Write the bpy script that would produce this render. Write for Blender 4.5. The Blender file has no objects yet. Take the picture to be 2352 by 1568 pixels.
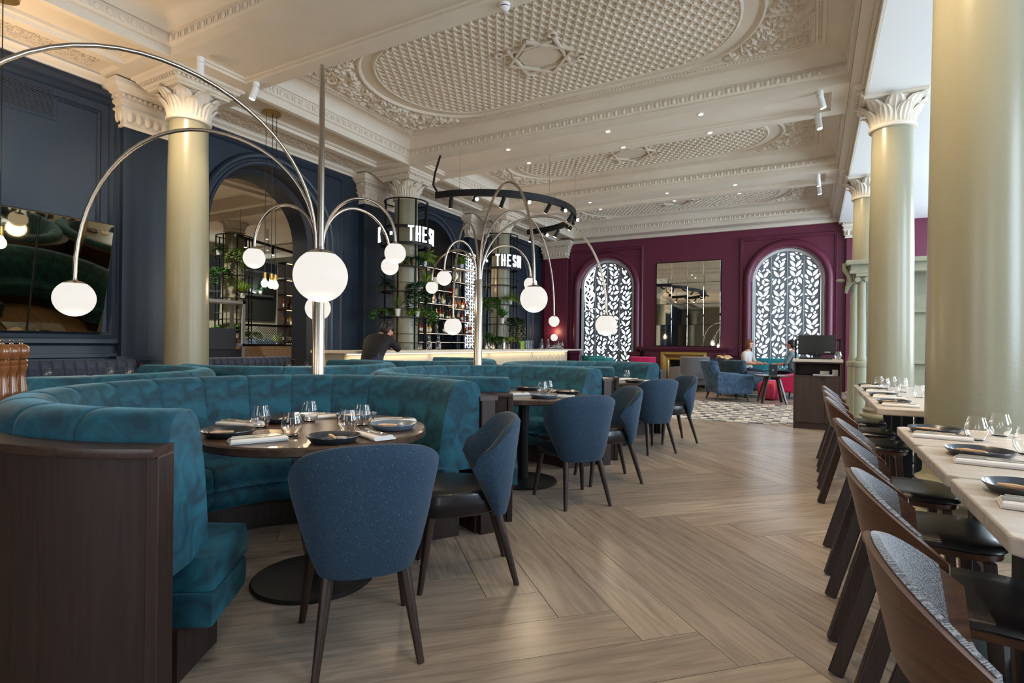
import bpy, bmesh, math, random
from math import sin, cos, pi, radians, sqrt, atan2
from mathutils import Vector, Matrix

R = random.Random(7)
scene = bpy.context.scene
COL = scene.collection

# ---------------------------------------------------------------- camera
cam_data = bpy.data.cameras.new('camera')
cam_data.sensor_width = 36.0
cam_data.lens = 1263.3 / 2352 * 36
cam_data.shift_y = 5.1 / 2352
cam_data.clip_start = 0.05
cam = bpy.data.objects.new('camera', cam_data)
COL.objects.link(cam)
cam.matrix_world = (Matrix.Translation((0, 0, 1.18)) @ Matrix.Rotation(radians(28.766), 4, 'Z')
                    @ Matrix.Rotation(radians(90), 4, 'X') @ Matrix.Rotation(radians(0.609), 4, 'Z'))
scene.camera = cam

# ---------------------------------------------------------------- world, exposure
world = bpy.data.worlds.new('world')
scene.world = world
world.use_nodes = True
bg = world.node_tree.nodes['Background']
bg.inputs[0].default_value = (0.72, 0.84, 1.0, 1)
bg.inputs[1].default_value = 0.8
vs = scene.view_settings
vs.view_transform = 'Standard'
vs.look = 'None'
vs.gamma = 1
vs.use_curve_mapping = False
vs.exposure = 0.58

# ---------------------------------------------------------------- large lights (daylight in the side windows, fill added behind the viewer)
def area_light(name, loc, direction, sx, sy, power, color, spread=180):
    d = bpy.data.lights.new(name, 'AREA')
    d.shape = 'RECTANGLE'; d.size = sx; d.size_y = sy
    d.energy = power; d.color = color; d.spread = radians(spread)
    o = bpy.data.objects.new(name, d)
    COL.objects.link(o)
    o.location = loc
    o.rotation_euler = Vector(direction).to_track_quat('-Z', 'Y').to_euler()
    return o
DAY = (0.66, 0.83, 1.0)
for wy in (2.2, 6.6, 11.0, 15.0):
    area_light('daylight_side_window', (5.26, wy, 2.55), (-1, 0, -0.12), 2.0, 3.0, 230 if wy < 9 else 320, DAY)

for wx in (-2.0, 2.9):  # fill lights added behind the viewer, out of view
    area_light('added_near_fill', (wx, -5.24, 2.3), (0, 1, 0), 2.2, 3.0, 55, (.92, .95, 1.0))

# ---------------------------------------------------------------- helpers
def S2L(c):
    return tuple((v / 12.92 if v <= 0.04045 else ((v + 0.055) / 1.055) ** 2.4) for v in c)

def rgb(r, g, b):
    return S2L((r / 255, g / 255, b / 255))

MATS = {}
def mat(name, color, rough=0.5, metal=0.0, var=0.0, scale=8.0, bump=0.0, bscale=None, stretch=None,
        emit=None, estr=0.0, trans=0.0, ior=1.45, sheen=0.0, coat=0.0, spec=0.5, color2=None, detail=4.0):
    m = bpy.data.materials.new(name)
    m.use_nodes = True
    nt = m.node_tree
    b = nt.nodes['Principled BSDF']
    b.inputs['Base Color'].default_value = (*color, 1)
    b.inputs['Roughness'].default_value = rough
    b.inputs['Metallic'].default_value = metal
    b.inputs['Transmission Weight'].default_value = trans
    b.inputs['IOR'].default_value = ior
    b.inputs['Sheen Weight'].default_value = sheen
    b.inputs['Coat Weight'].default_value = coat
    b.inputs['Specular IOR Level'].default_value = spec
    if emit:
        b.inputs['Emission Color'].default_value = (*emit, 1)
        b.inputs['Emission Strength'].default_value = estr
    if var > 0 or bump > 0 or color2:
        tc = nt.nodes.new('ShaderNodeTexCoord')
        mp = nt.nodes.new('ShaderNodeMapping')
        nt.links.new(tc.outputs['Object'], mp.inputs[0])
        if stretch:
            mp.inputs['Scale'].default_value = stretch
        n = nt.nodes.new('ShaderNodeTexNoise')
        n.inputs['Scale'].default_value = scale
        n.inputs['Detail'].default_value = detail
        nt.links.new(mp.outputs[0], n.inputs['Vector'])
        if var > 0 or color2:
            rp = nt.nodes.new('ShaderNodeValToRGB')
            c2 = color2 if color2 else tuple(min(1, v * (1 + var)) for v in color)
            c1 = color if color2 else tuple(v * (1 - var) for v in color)
            rp.color_ramp.elements[0].position = 0.3
            rp.color_ramp.elements[1].position = 0.7
            rp.color_ramp.elements[0].color = (*c1, 1)
            rp.color_ramp.elements[1].color = (*c2, 1)
            nt.links.new(n.outputs['Fac'], rp.inputs[0])
            nt.links.new(rp.outputs[0], b.inputs['Base Color'])
        if bump > 0:
            n2 = n
            if bscale:
                n2 = nt.nodes.new('ShaderNodeTexNoise')
                n2.inputs['Scale'].default_value = bscale
                n2.inputs['Detail'].default_value = 3
                nt.links.new(mp.outputs[0], n2.inputs['Vector'])
            bp = nt.nodes.new('ShaderNodeBump')
            bp.inputs['Strength'].default_value = bump
            bp.inputs['Distance'].default_value = 0.01
            nt.links.new(n2.outputs['Fac'], bp.inputs['Height'])
            nt.links.new(bp.outputs[0], b.inputs['Normal'])
    MATS[name] = m
    return m

def M(n):
    return MATS[n]

class MB:
    """collects vertices and faces of one mesh"""
    def __init__(s):
        s.v = []; s.f = []; s.mi = []; s.cur = 0
    def add(s, verts, faces):
        o = len(s.v)
        s.v.extend([tuple(v) for v in verts])
        for f in faces:
            s.f.append([i + o for i in f]); s.mi.append(s.cur)
        return s
    def box(s, x0, x1, y0, y1, z0, z1):
        v = [(x0, y0, z0), (x1, y0, z0), (x1, y1, z0), (x0, y1, z0), (x0, y0, z1), (x1, y0, z1), (x1, y1, z1), (x0, y1, z1)]
        return s.add(v, [(0, 3, 2, 1), (4, 5, 6, 7), (0, 1, 5, 4), (1, 2, 6, 5), (2, 3, 7, 6), (3, 0, 4, 7)])
    def cbox(s, cx, cy, cz, sx, sy, sz):
        return s.box(cx - sx / 2, cx + sx / 2, cy - sy / 2, cy + sy / 2, cz - sz / 2, cz + sz / 2)
    def bar(s, p0, p1, w, h=None, up=(0, 0, 1)):
        """rectangular bar from p0 to p1"""
        h = h or w
        p0 = Vector(p0); p1 = Vector(p1); d = (p1 - p0).normalized()
        u = Vector(up)
        if abs(d.dot(u)) > 0.98: u = Vector((1, 0, 0))
        a = d.cross(u).normalized() * (w / 2); b = a.cross(d).normalized() * (h / 2)
        v = [p0 - a - b, p0 + a - b, p0 + a + b, p0 - a + b, p1 - a - b, p1 + a - b, p1 + a + b, p1 - a + b]
        return s.add(v, [(0, 3, 2, 1), (4, 5, 6, 7), (0, 1, 5, 4), (1, 2, 6, 5), (2, 3, 7, 6), (3, 0, 4, 7)])
    def tube(s, path, r, n=10, close=False, caps=True):
        pts = [Vector(p) for p in path]
        m = len(pts)
        rs = r if isinstance(r, (list, tuple)) else [r] * m
        rings = []
        prev = None
        for i, p in enumerate(pts):
            if close:
                t = pts[(i + 1) % m] - pts[i - 1]
            else:
                t = pts[min(i + 1, m - 1)] - pts[max(i - 1, 0)]
            t.normalize()
            if prev is None:
                u = Vector((0, 0, 1)) if abs(t.z) < 0.9 else Vector((1, 0, 0))
                a = t.cross(u).normalized()
            else:
                a = (prev - t * prev.dot(t)).normalized()
            prev = a
            b = t.cross(a)
            rings.append([p + a * (rs[i] * cos(2 * pi * k / n)) + b * (rs[i] * sin(2 * pi * k / n)) for k in range(n)])
        v = [q for rr in rings for q in rr]
        f = []
        for i in range(m if close else m - 1):
            j = (i + 1) % m
            for k in range(n):
                f.append((i * n + k, i * n + (k + 1) % n, j * n + (k + 1) % n, j * n + k))
        if caps and not close:
            f.append(tuple(reversed(range(n)))); f.append(tuple((m - 1) * n + k for k in range(n)))
        return s.add(v, f)
    def cyl(s, p0, p1, r0, r1=None, n=16):
        return s.tube([p0, p1], [r0, r0 if r1 is None else r1], n)
    def lathe(s, prof, n=24, c=(0, 0, 0), a0=0, a1=2 * pi, cap=True):
        full = abs(a1 - a0 - 2 * pi) < 1e-6
        m = n if full else n + 1
        v = []
        for (r, z) in prof:
            for k in range(m):
                a = a0 + (a1 - a0) * k / n
                v.append((c[0] + r * cos(a), c[1] + r * sin(a), c[2] + z))
        f = []
        for i in range(len(prof) - 1):
            for k in range(n):
                k2 = (k + 1) % m
                f.append((i * m + k, i * m + k2, (i + 1) * m + k2, (i + 1) * m + k))
        if cap and full:
            if prof[0][0] > 1e-5: f.append(tuple(reversed(range(m))))
            if prof[-1][0] > 1e-5: f.append(tuple((len(prof) - 1) * m + k for k in range(m)))
        return s.add(v, f)
    def arc(s, prof, a0, a1, n, c=(0, 0), caps=True):
        """closed profile [(r, z)] swept about the vertical through c"""
        m = len(prof); v = []
        for k in range(n + 1):
            a = a0 + (a1 - a0) * k / n
            for (r, z) in prof:
                v.append((c[0] + r * cos(a), c[1] + r * sin(a), z))
        f = []
        for k in range(n):
            for i in range(m):
                j = (i + 1) % m
                f.append((k * m + i, k * m + j, (k + 1) * m + j, (k + 1) * m + i))
        if caps:
            f.append(tuple(range(m))); f.append(tuple(reversed([n * m + i for i in range(m)])))
        return s.add(v, f)
    def rsweep(s, x0, x1, y0, y1, prof):
        """open profile [(inset, z)] swept round a rectangle, mitred"""
        v = []
        for (d, z) in prof:
            v += [(x0 + d, y0 + d, z), (x1 - d, y0 + d, z), (x1 - d, y1 - d, z), (x0 + d, y1 - d, z)]
        f = []
        for i in range(len(prof) - 1):
            for k in range(4):
                f.append((i * 4 + k, (i + 1) * 4 + k, (i + 1) * 4 + (k + 1) % 4, i * 4 + (k + 1) % 4))
        return s.add(v, f)
    def grid(s, fn, nu, nv):
        v = [fn(i / nu, j / nv) for j in range(nv + 1) for i in range(nu + 1)]
        f = [(j * (nu + 1) + i, j * (nu + 1) + i + 1, (j + 1) * (nu + 1) + i + 1, (j + 1) * (nu + 1) + i) for j in range(nv) for i in range(nu)]
        return s.add(v, f)
    def prism(s, poly, h0, h1, axis='z'):
        n = len(poly)
        def P(a, b, h):
            return (a, b, h) if axis == 'z' else ((h, a, b) if axis == 'x' else (a, h, b))
        v = [P(a, b, h0) for a, b in poly] + [P(a, b, h1) for a, b in poly]
        f = [tuple(reversed(range(n))), tuple(range(n, 2 * n))] + [(i, (i + 1) % n, n + (i + 1) % n, n + i) for i in range(n)]
        return s.add(v, f)
    def ell(s, c, rx, ry, rz, nu=12, nv=8, rot=None):
        v = []; f = []
        v.append((0, 0, -1))
        for j in range(1, nv):
            t = -pi / 2 + pi * j / nv
            for i in range(nu):
                a = 2 * pi * i / nu
                v.append((cos(t) * cos(a), cos(t) * sin(a), sin(t)))
        v.append((0, 0, 1))
        for i in range(nu):
            f.append((0, 1 + (i + 1) % nu, 1 + i))
            f.append((len(v) - 1, 1 + (nv - 2) * nu + i, 1 + (nv - 2) * nu + (i + 1) % nu))
        for j in range(nv - 2):
            for i in range(nu):
                f.append((1 + j * nu + i, 1 + j * nu + (i + 1) % nu, 1 + (j + 1) * nu + (i + 1) % nu, 1 + (j + 1) * nu + i))
        w = []
        for p in v:
            q = Vector((p[0] * rx, p[1] * ry, p[2] * rz))
            if rot: q = rot @ q
            w.append((q.x + c[0], q.y + c[1], q.z + c[2]))
        return s.add(w, f)
    def xf(s, mtx, start=0):
        for i in range(start, len(s.v)):
            s.v[i] = tuple(mtx @ Vector(s.v[i]))
        return s
    def mesh(s, name, mats, smooth=None, fix=True):
        me = bpy.data.meshes.new(name)
        me.from_pydata(s.v, [], s.f)
        for m in (mats if isinstance(mats, (list, tuple)) else [mats]):
            me.materials.append(M(m) if isinstance(m, str) else m)
        if any(s.mi):
            me.polygons.foreach_set('material_index', s.mi)
        if fix:
            bm = bmesh.new(); bm.from_mesh(me)
            bmesh.ops.recalc_face_normals(bm, faces=bm.faces)
            bm.to_mesh(me); bm.free()
        if smooth is not None:
            me.polygons.foreach_set('use_smooth', [True] * len(me.polygons))
            if smooth < 3.1:
                try: me.set_sharp_from_angle(angle=smooth)
                except Exception: pass
        me.update()
        return me
    def build(s, name, mats, parent=None, smooth=None, bevel=0, seg=2, sub=0, loc=None, fix=True):
        o = bpy.data.objects.new(name, s.mesh(name, mats, smooth, fix))
        COL.objects.link(o)
        if parent: o.parent = parent
        if loc: o.location = loc
        if bevel:
            md = o.modifiers.new('bevel', 'BEVEL'); md.width = bevel; md.segments = seg; md.limit_method = 'ANGLE'; md.angle_limit = radians(40)
        if sub:
            md = o.modifiers.new('sub', 'SUBSURF'); md.levels = sub; md.render_levels = sub
        return o

SM = radians(40)

def tag(o, label=None, cat=None, group=None, kind=None):
    if label: o['label'] = label
    if cat: o['category'] = cat
    if group: o['group'] = group
    if kind: o['kind'] = kind
    return o

def thing(name, label, cat, loc=(0, 0, 0), rotz=0.0, group=None):
    o = bpy.data.objects.new(name, None)
    o.empty_display_size = 0.1
    COL.objects.link(o)
    o.location = loc; o.rotation_euler = (0, 0, rotz)
    return tag(o, label, cat, group)

def struct(o):
    o['kind'] = 'structure'
    return o

def inst(o, parent=None, loc=None, rot=None, scale=None, name=None):
    c = o.copy()
    COL.objects.link(c)
    c.parent = parent
    if name: c.name = name
    if loc is not None: c.location = loc
    if rot is not None: c.rotation_euler = rot
    if scale is not None: c.scale = scale
    return c

def dup(root, loc, rotz=0.0, label=None, group=None, scale=None):
    """a copy of a thing together with its parts and sub-parts"""
    r = inst(root, None, loc, (0, 0, rotz), scale)
    if label: r['label'] = label
    if group: r['group'] = group
    def rec(src, dst):
        for ch in list(src.children):
            c = inst(ch, dst)
            rec(ch, c)
    rec(root, r)
    return r

def part_at(me_obj, parent, loc=(0, 0, 0), rot=(0, 0, 0), scale=(1, 1, 1)):
    return inst(me_obj, parent, loc, rot, scale)
# ================================================================ materials
mat('cream', rgb(214, 203, 186), 0.6, var=0.03, scale=3)
mat('cream_dark', rgb(200, 187, 166), 0.6)
mat('white_paint', rgb(228, 228, 226), 0.55)
mat('sage', rgb(140, 136, 114), 0.3, var=0.03, scale=2, bump=0.05, bscale=60)
mat('sage_wood', rgb(150, 152, 132), 0.45, var=0.04)
mat('navy_wall', rgb(30, 42, 56), 0.42, var=0.05, scale=3)
mat('navy_dark', rgb(34, 40, 48), 0.45)
mat('plum', rgb(98, 36, 58), 0.42, var=0.04, scale=3)
mat('plum_dark', rgb(78, 28, 42), 0.42)
mat('brass', rgb(190, 160, 95), 0.35, 0.9)
mat('steel', rgb(172, 164, 154), 0.27, 1.0)
mat('black_metal', rgb(26, 26, 28), 0.45, 0.4)
mat('dark_grey', rgb(62, 66, 72), 0.5)
mat('black', rgb(14, 14, 15), 0.35)
mat('leather', rgb(24, 23, 27), 0.32, bump=0.05, scale=140, coat=0.1)
mat('leather_brown', rgb(44, 36, 32), 0.35, bump=0.05, scale=140)
mat('mirror', rgb(225, 225, 215), 0.02, 1.0)
mat('mirror_dark', rgb(150, 138, 110), 0.03, 1.0)
mat('glass', (1, 1, 1), 0.0, trans=1.0, ior=1.45)
mat('plate', rgb(40, 45, 52), 0.3, var=0.2, scale=30, coat=0.3)
mat('plate_blue', rgb(88, 102, 116), 0.35, var=0.12, scale=30, coat=0.3)
mat('linen', rgb(214, 210, 206), 0.85, bump=0.1, scale=300)
mat('wood_handle', rgb(206, 168, 132), 0.45, var=0.15, scale=40)
mat('mill_wood', rgb(122, 72, 36), 0.25, var=0.25, scale=22, stretch=(1, 1, .15), coat=0.4)
mat('stone_top', rgb(196, 187, 176), 0.4, var=0.05, scale=9)
mat('bar_stone', rgb(205, 196, 180), 0.35, var=0.06, scale=6)
mat('bar_front', rgb(190, 180, 158), 0.5, var=0.05, scale=5)
mat('leaf', rgb(58, 104, 38), 0.45, var=0.35, scale=25)
mat('leaf_light', rgb(118, 150, 52), 0.45, var=0.3, scale=25)
mat('leaf_dark', rgb(34, 66, 34), 0.45, var=0.3, scale=25)
mat('pot_white', rgb(200, 200, 195), 0.5)
mat('pot_copper', rgb(120, 78, 58), 0.4, 0.5)
mat('skin', rgb(205, 152, 126), 0.5)
mat('hair_dark', rgb(28, 20, 18), 0.5, bump=0.4, scale=60, stretch=(1, 1, .1))
mat('hair_brown', rgb(112, 70, 46), 0.5, bump=0.4, scale=60, stretch=(1, 1, .1))
mat('cloth_black', rgb(24, 22, 24), 0.8, bump=0.2, scale=90)
mat('cloth_white', rgb(196, 190, 184), 0.8)
mat('cloth_grey', rgb(96, 112, 118), 0.8)
mat('denim', rgb(40, 48, 66), 0.8)
mat('pink', rgb(200, 22, 92), 0.7, sheen=0.3)
mat('red_pouf', rgb(196, 46, 62), 0.35, var=0.2, scale=2, color2=rgb(214, 60, 110))
mat('globe', (.03, .03, .03), 0.5, emit=(1.0, 0.95, 0.88), estr=0.60, spec=.2)
mat('joint_dark', rgb(46, 38, 32), 0.8)
mat('olive_wall', rgb(120, 108, 84), 0.5, var=0.05)
mat('globe_small', rgb(255, 246, 230), 0.3, emit=(1.0, 0.86, 0.68), estr=2.6)
mat('bulb', rgb(255, 240, 215), 0.3, emit=(1.0, 0.74, 0.42), estr=6)
mat('led_white', (1, 1, 1), 0.3, emit=(0.88, 0.95, 1.0), estr=2.4)
mat('led_warm', (1, 1, 1), 0.3, emit=(1.0, 0.82, 0.56), estr=2)
mat('led_shelf', (1, 1, 1), 0.3, emit=(1.0, 0.70, 0.42), estr=0.9)
mat('downlight', (1, 1, 1), 0.3, emit=(1.0, 0.88, 0.70), estr=14)
mat('sky_glass', (.5, .5, .5), 0.5, emit=(0.80, 0.91, 1.0), estr=2.2)
mat('screen_metal', rgb(124, 130, 136), 0.45, 0.2)  # dark metal, its colour lightened to carry the backlit glare
mat('monitor_glass', rgb(40, 42, 40), 0.25)
mat('grout', rgb(120, 116, 110), 0.8)
mat('concrete', rgb(140, 140, 138), 0.7, var=0.08)
mat('tan_stone', rgb(168, 140, 112), 0.5, var=0.12, scale=14)
mat('paper', rgb(206, 204, 198), 0.7)
mat('fire_black', rgb(16, 15, 16), 0.7)
mat('gold_cloth', rgb(196, 170, 128), 0.8)

def wood_mat(name, c1, c2, rough, scale=3.0, stretch=(1, 14, 14), coat=0.0, bump=0.08, island=0.0):
    """grain runs along local x"""
    m = bpy.data.materials.new(name); m.use_nodes = True
    nt = m.node_tree; b = nt.nodes['Principled BSDF']
    tc = nt.nodes.new('ShaderNodeTexCoord'); mp = nt.nodes.new('ShaderNodeMapping')
    nt.links.new(tc.outputs['Object'], mp.inputs[0])
    mp.inputs['Scale'].default_value = stretch
    if island:
        oi = nt.nodes.new('ShaderNodeObjectInfo')
        ad = nt.nodes.new('ShaderNodeVectorMath'); ad.operation = 'ADD'
        ml = nt.nodes.new('ShaderNodeMath'); ml.operation = 'MULTIPLY'; ml.inputs[1].default_value = 60
        nt.links.new(oi.outputs['Random'], ml.inputs[0])
        cx = nt.nodes.new('ShaderNodeCombineXYZ')
        nt.links.new(ml.outputs[0], cx.inputs[0]); nt.links.new(ml.outputs[0], cx.inputs[1])
        nt.links.new(mp.outputs[0], ad.inputs[0]); nt.links.new(cx.outputs[0], ad.inputs[1])
        vec = ad.outputs[0]
    else:
        vec = mp.outputs[0]
    n = nt.nodes.new('ShaderNodeTexNoise')
    n.inputs['Scale'].default_value = scale; n.inputs['Detail'].default_value = 8; n.inputs['Distortion'].default_value = 1.2
    nt.links.new(vec, n.inputs['Vector'])
    rp = nt.nodes.new('ShaderNodeValToRGB')
    rp.color_ramp.elements[0].position = 0.32; rp.color_ramp.elements[1].position = 0.62
    rp.color_ramp.elements[0].color = (*c1, 1); rp.color_ramp.elements[1].color = (*c2, 1)
    nt.links.new(n.outputs['Fac'], rp.inputs[0])
    out = rp.outputs[0]
    if island:
        hs = nt.nodes.new('ShaderNodeHueSaturation')
        mr = nt.nodes.new('ShaderNodeMapRange')
        mr.inputs['To Min'].default_value = 1 - island; mr.inputs['To Max'].default_value = 1 + island
        nt.links.new(oi.outputs['Random'], mr.inputs['Value'])
        nt.links.new(mr.outputs[0], hs.inputs['Value'])
        nt.links.new(out, hs.inputs['Color'])
        out = hs.outputs[0]
        # knots
        vo = nt.nodes.new('ShaderNodeTexVoronoi'); vo.inputs['Scale'].default_value = 1.15
        mp2 = nt.nodes.new('ShaderNodeMapping'); mp2.inputs['Scale'].default_value = (1, 2.6, 1)
        ad2 = nt.nodes.new('ShaderNodeVectorMath'); ad2.operation = 'ADD'
        nt.links.new(tc.outputs['Object'], mp2.inputs[0]); nt.links.new(mp2.outputs[0], ad2.inputs[0]); nt.links.new(cx.outputs[0], ad2.inputs[1])
        nt.links.new(ad2.outputs[0], vo.inputs['Vector'])
        kr = nt.nodes.new('ShaderNodeValToRGB')
        kr.color_ramp.elements[0].position = 0.02; kr.color_ramp.elements[1].position = 0.075
        kr.color_ramp.elements[0].color = (0.35, 0.32, 0.3, 1); kr.color_ramp.elements[1].color = (1, 1, 1, 1)
        nt.links.new(vo.outputs['Distance'], kr.inputs[0])
        mx = nt.nodes.new('ShaderNodeMixRGB'); mx.blend_type = 'MULTIPLY'; mx.inputs[0].default_value = 0.8
        nt.links.new(out, mx.inputs[1]); nt.links.new(kr.outputs[0], mx.inputs[2])
        out = mx.outputs[0]
    nt.links.new(out, b.inputs['Base Color'])
    b.inputs['Roughness'].default_value = rough
    b.inputs['Coat Weight'].default_value = coat
    if bump:
        bp = nt.nodes.new('ShaderNodeBump'); bp.inputs['Strength'].default_value = bump; bp.inputs['Distance'].default_value = 0.005
        nt.links.new(n.outputs['Fac'], bp.inputs['Height']); nt.links.new(bp.outputs[0], b.inputs['Normal'])
    MATS[name] = m
    return m
wood_mat('oak_floor', rgb(136, 122, 109), rgb(162, 147, 131), 0.27, scale=3.2, stretch=(0.6, 8, 8), island=0.17)
wood_mat('oak_base', rgb(120, 104, 88), rgb(150, 132, 112), 0.36, scale=2.2, stretch=(0.8, 9, 9))
wood_mat('dark_wood', rgb(30, 17, 13), rgb(48, 29, 22), 0.55, scale=3, stretch=(16, 16, 0.8), bump=0.06)
wood_mat('dark_wood_h', rgb(44, 29, 23), rgb(66, 46, 37), 0.38, scale=3, stretch=(1, 14, 14), bump=0.05)
wood_mat('table_wood', rgb(58, 42, 34), rgb(76, 56, 45), 0.3, scale=3, stretch=(1, 14, 14), coat=0.1, bump=0.0)
wood_mat('leg_wood', rgb(30, 18, 14), rgb(50, 32, 25), 0.38, scale=3, stretch=(14, 14, 0.8), bump=0.05)
wood_mat('walnut', rgb(60, 36, 24), rgb(90, 58, 40), 0.33, scale=3, stretch=(2, 2, 14), bump=0.03)
wood_mat('pale_top', rgb(176, 164, 152), rgb(194, 184, 172), 0.38, scale=2.5, stretch=(1, 10, 10), bump=0.02)

def velvet(name, c, c2, sc=7.0):
    m = bpy.data.materials.new(name); m.use_nodes = True
    nt = m.node_tree; b = nt.nodes['Principled BSDF']
    tc = nt.nodes.new('ShaderNodeTexCoord')
    n = nt.nodes.new('ShaderNodeTexNoise'); n.inputs['Scale'].default_value = sc; n.inputs['Detail'].default_value = 3; n.inputs['Distortion'].default_value = 1.5
    nt.links.new(tc.outputs['Object'], n.inputs['Vector'])
    rp = nt.nodes.new('ShaderNodeValToRGB')
    rp.color_ramp.elements[0].position = 0.36; rp.color_ramp.elements[1].position = 0.62
    rp.color_ramp.elements[0].color = (*c, 1); rp.color_ramp.elements[1].color = (*c2, 1)
    nt.links.new(n.outputs['Fac'], rp.inputs[0]); nt.links.new(rp.outputs[0], b.inputs['Base Color'])
    b.inputs['Roughness'].default_value = 0.75
    b.inputs['Sheen Weight'].default_value = 0.38
    b.inputs['Sheen Roughness'].default_value = 0.35
    b.inputs['Sheen Tint'].default_value = (*[min(1, v * 3 + .15) for v in c2], 1)
    MATS[name] = m
velvet('teal_velvet', rgb(3, 50, 65), rgb(11, 84, 102))
velvet('navy_velvet', rgb(22, 32, 50), rgb(34, 50, 74))
velvet('blue_velvet', rgb(38, 62, 86), rgb(60, 88, 114))
velvet('slate_velvet', rgb(36, 56, 70), rgb(54, 78, 92))
velvet('teal_light', rgb(26, 106, 116), rgb(40, 130, 138))
velvet('grey_fabric', rgb(92, 92, 98), rgb(116, 114, 118), 60)

def speckle(name, c, c2, rough=0.85, scale=160.0, pos=0.66):
    m = bpy.data.materials.new(name); m.use_nodes = True
    nt = m.node_tree; b = nt.nodes['Principled BSDF']
    tc = nt.nodes.new('ShaderNodeTexCoord'); mp = nt.nodes.new('ShaderNodeMapping')
    mp.inputs['Scale'].default_value = (0.6, 0.6, 1.4)
    nt.links.new(tc.outputs['Object'], mp.inputs[0])
    n = nt.nodes.new('ShaderNodeTexNoise'); n.inputs['Scale'].default_value = scale; n.inputs['Detail'].default_value = 1
    nt.links.new(mp.outputs[0], n.inputs['Vector'])
    rp = nt.nodes.new('ShaderNodeValToRGB')
    rp.color_ramp.elements[0].position = pos; rp.color_ramp.elements[1].position = pos + 0.06
    rp.color_ramp.elements[0].color = (*c, 1); rp.color_ramp.elements[1].color = (*c2, 1)
    nt.links.new(n.outputs['Fac'], rp.inputs[0])
    n2 = nt.nodes.new('ShaderNodeTexNoise'); n2.inputs['Scale'].default_value = 420
    nt.links.new(mp.outputs[0], n2.inputs['Vector'])
    mx = nt.nodes.new('ShaderNodeMixRGB'); mx.blend_type = 'OVERLAY'; mx.inputs[0].default_value = 0.6
    nt.links.new(rp.outputs[0], mx.inputs[1]); nt.links.new(n2.outputs['Fac'], mx.inputs[2])
    nt.links.new(mx.outputs[0], b.inputs['Base Color'])
    bp = nt.nodes.new('ShaderNodeBump'); bp.inputs['Strength'].default_value = 0.25; bp.inputs['Distance'].default_value = 0.003
    nt.links.new(n2.outputs['Fac'], bp.inputs['Height']); nt.links.new(bp.outputs[0], b.inputs['Normal'])
    b.inputs['Roughness'].default_value = rough; b.inputs['Sheen Weight'].default_value = 0.08
    MATS[name] = m
speckle('blue_tweed', rgb(17, 47, 69), rgb(76, 106, 120), scale=280, pos=0.66)

def herringbone_felt(name):
    m = bpy.data.materials.new(name); m.use_nodes = True
    nt = m.node_tree; b = nt.nodes['Principled BSDF']
    tc = nt.nodes.new('ShaderNodeTexCoord')
    sx = nt.nodes.new('ShaderNodeSeparateXYZ'); nt.links.new(tc.outputs['UV'], sx.inputs[0])
    def mth(op, a, bb):
        k = nt.nodes.new('ShaderNodeMath'); k.operation = op
        for i, q in enumerate((a, bb)):
            if q is None: continue
            if isinstance(q, (int, float)): k.inputs[i].default_value = q
            else: nt.links.new(q, k.inputs[i])
        return k.outputs[0]
    pp = mth('PINGPONG', sx.outputs[0], 0.014)
    st = mth('SINE', mth('MULTIPLY', mth('ADD', sx.outputs[1], pp), 1150.0), None)
    n2 = nt.nodes.new('ShaderNodeTexNoise'); n2.inputs['Scale'].default_value = 260
    nt.links.new(tc.outputs['Object'], n2.inputs['Vector'])
    v = mth('ADD', mth('MULTIPLY', st, 0.16), n2.outputs['Fac'])
    rp = nt.nodes.new('ShaderNodeValToRGB')
    rp.color_ramp.elements[0].position = 0.3; rp.color_ramp.elements[1].position = 0.75
    rp.color_ramp.elements[0].color = (*rgb(40, 42, 48), 1); rp.color_ramp.elements[1].color = (*rgb(138, 140, 145), 1)
    nt.links.new(v, rp.inputs[0]); nt.links.new(rp.outputs[0], b.inputs['Base Color'])
    b.inputs['Roughness'].default_value = 0.9; b.inputs['Sheen Weight'].default_value = 0.3
    MATS[name] = m
herringbone_felt('felt')

wood_mat('desk_wood', rgb(44, 26, 20), rgb(60, 38, 29), 0.55, scale=3, stretch=(16, 16, 0.8), bump=0.04)
# ================================================================ structure: floor
ZS = 4.58                       # underside of the beams
XL, XR = -6.82, 0.377           # inner edges of the coffered bays
COLY = (4.34, 8.80, 12.68)      # columns
BAYS = ((-4.0, -0.66), (0.41, 3.80), (4.87, 8.26), (9.33, 12.17), (13.22, 16.42))
WX = -8.2                       # blue wall
WY = 17.0                       # plum wall

floor = struct(MB().box(-22, 6, -6, 18.7, -0.25, -0.012).build('floor', 'joint_dark'))
for (xa, xb, ya, yb) in ((-22, -2.9, -6, 18.7), (2.3, 6, -6, 18.7), (-2.9, 2.3, -6, .9)):
    MB().box(xa, xb, ya, yb, -.012, -.004).build('floor_boards', 'oak_base', floor)

L_, W_ = 2.168, 0.257
r2 = sqrt(0.5)
plank = MB().box(0.0016, L_ - 0.0016, 0.0016, W_ - 0.0016, -0.02, 0.0).build('plank', 'oak_floor', floor, bevel=0)
O_ = Vector((-0.67, 3.717))
va = Vector((r2, -r2)); vb = Vector((r2, r2))
v1 = (va + vb) * W_; v2 = (va - vb) * L_
spots = []
for i in range(-60, 60):
    for j in range(-8, 8):
        o = O_ + v1 * i + v2 * j
        spots.append((o, -pi / 4))
        # the plank laid the other way: rectangle [L, L+w] along a, [w-L, w] along b
        o2 = o + va * (L_ + W_) + vb * (W_ - L_)
        spots.append((o2, pi / 4))
sel = []
for o, ang in spots:
    d = Vector((cos(ang), sin(ang))); n = Vector((-sin(ang), cos(ang)))
    c = o + d * (L_ / 2) + n * (W_ / 2)
    if -3.9 < c.x < 2.4 and 0.0 < c.y < 17.6:
        sel.append((c.length, o, ang))
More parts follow.
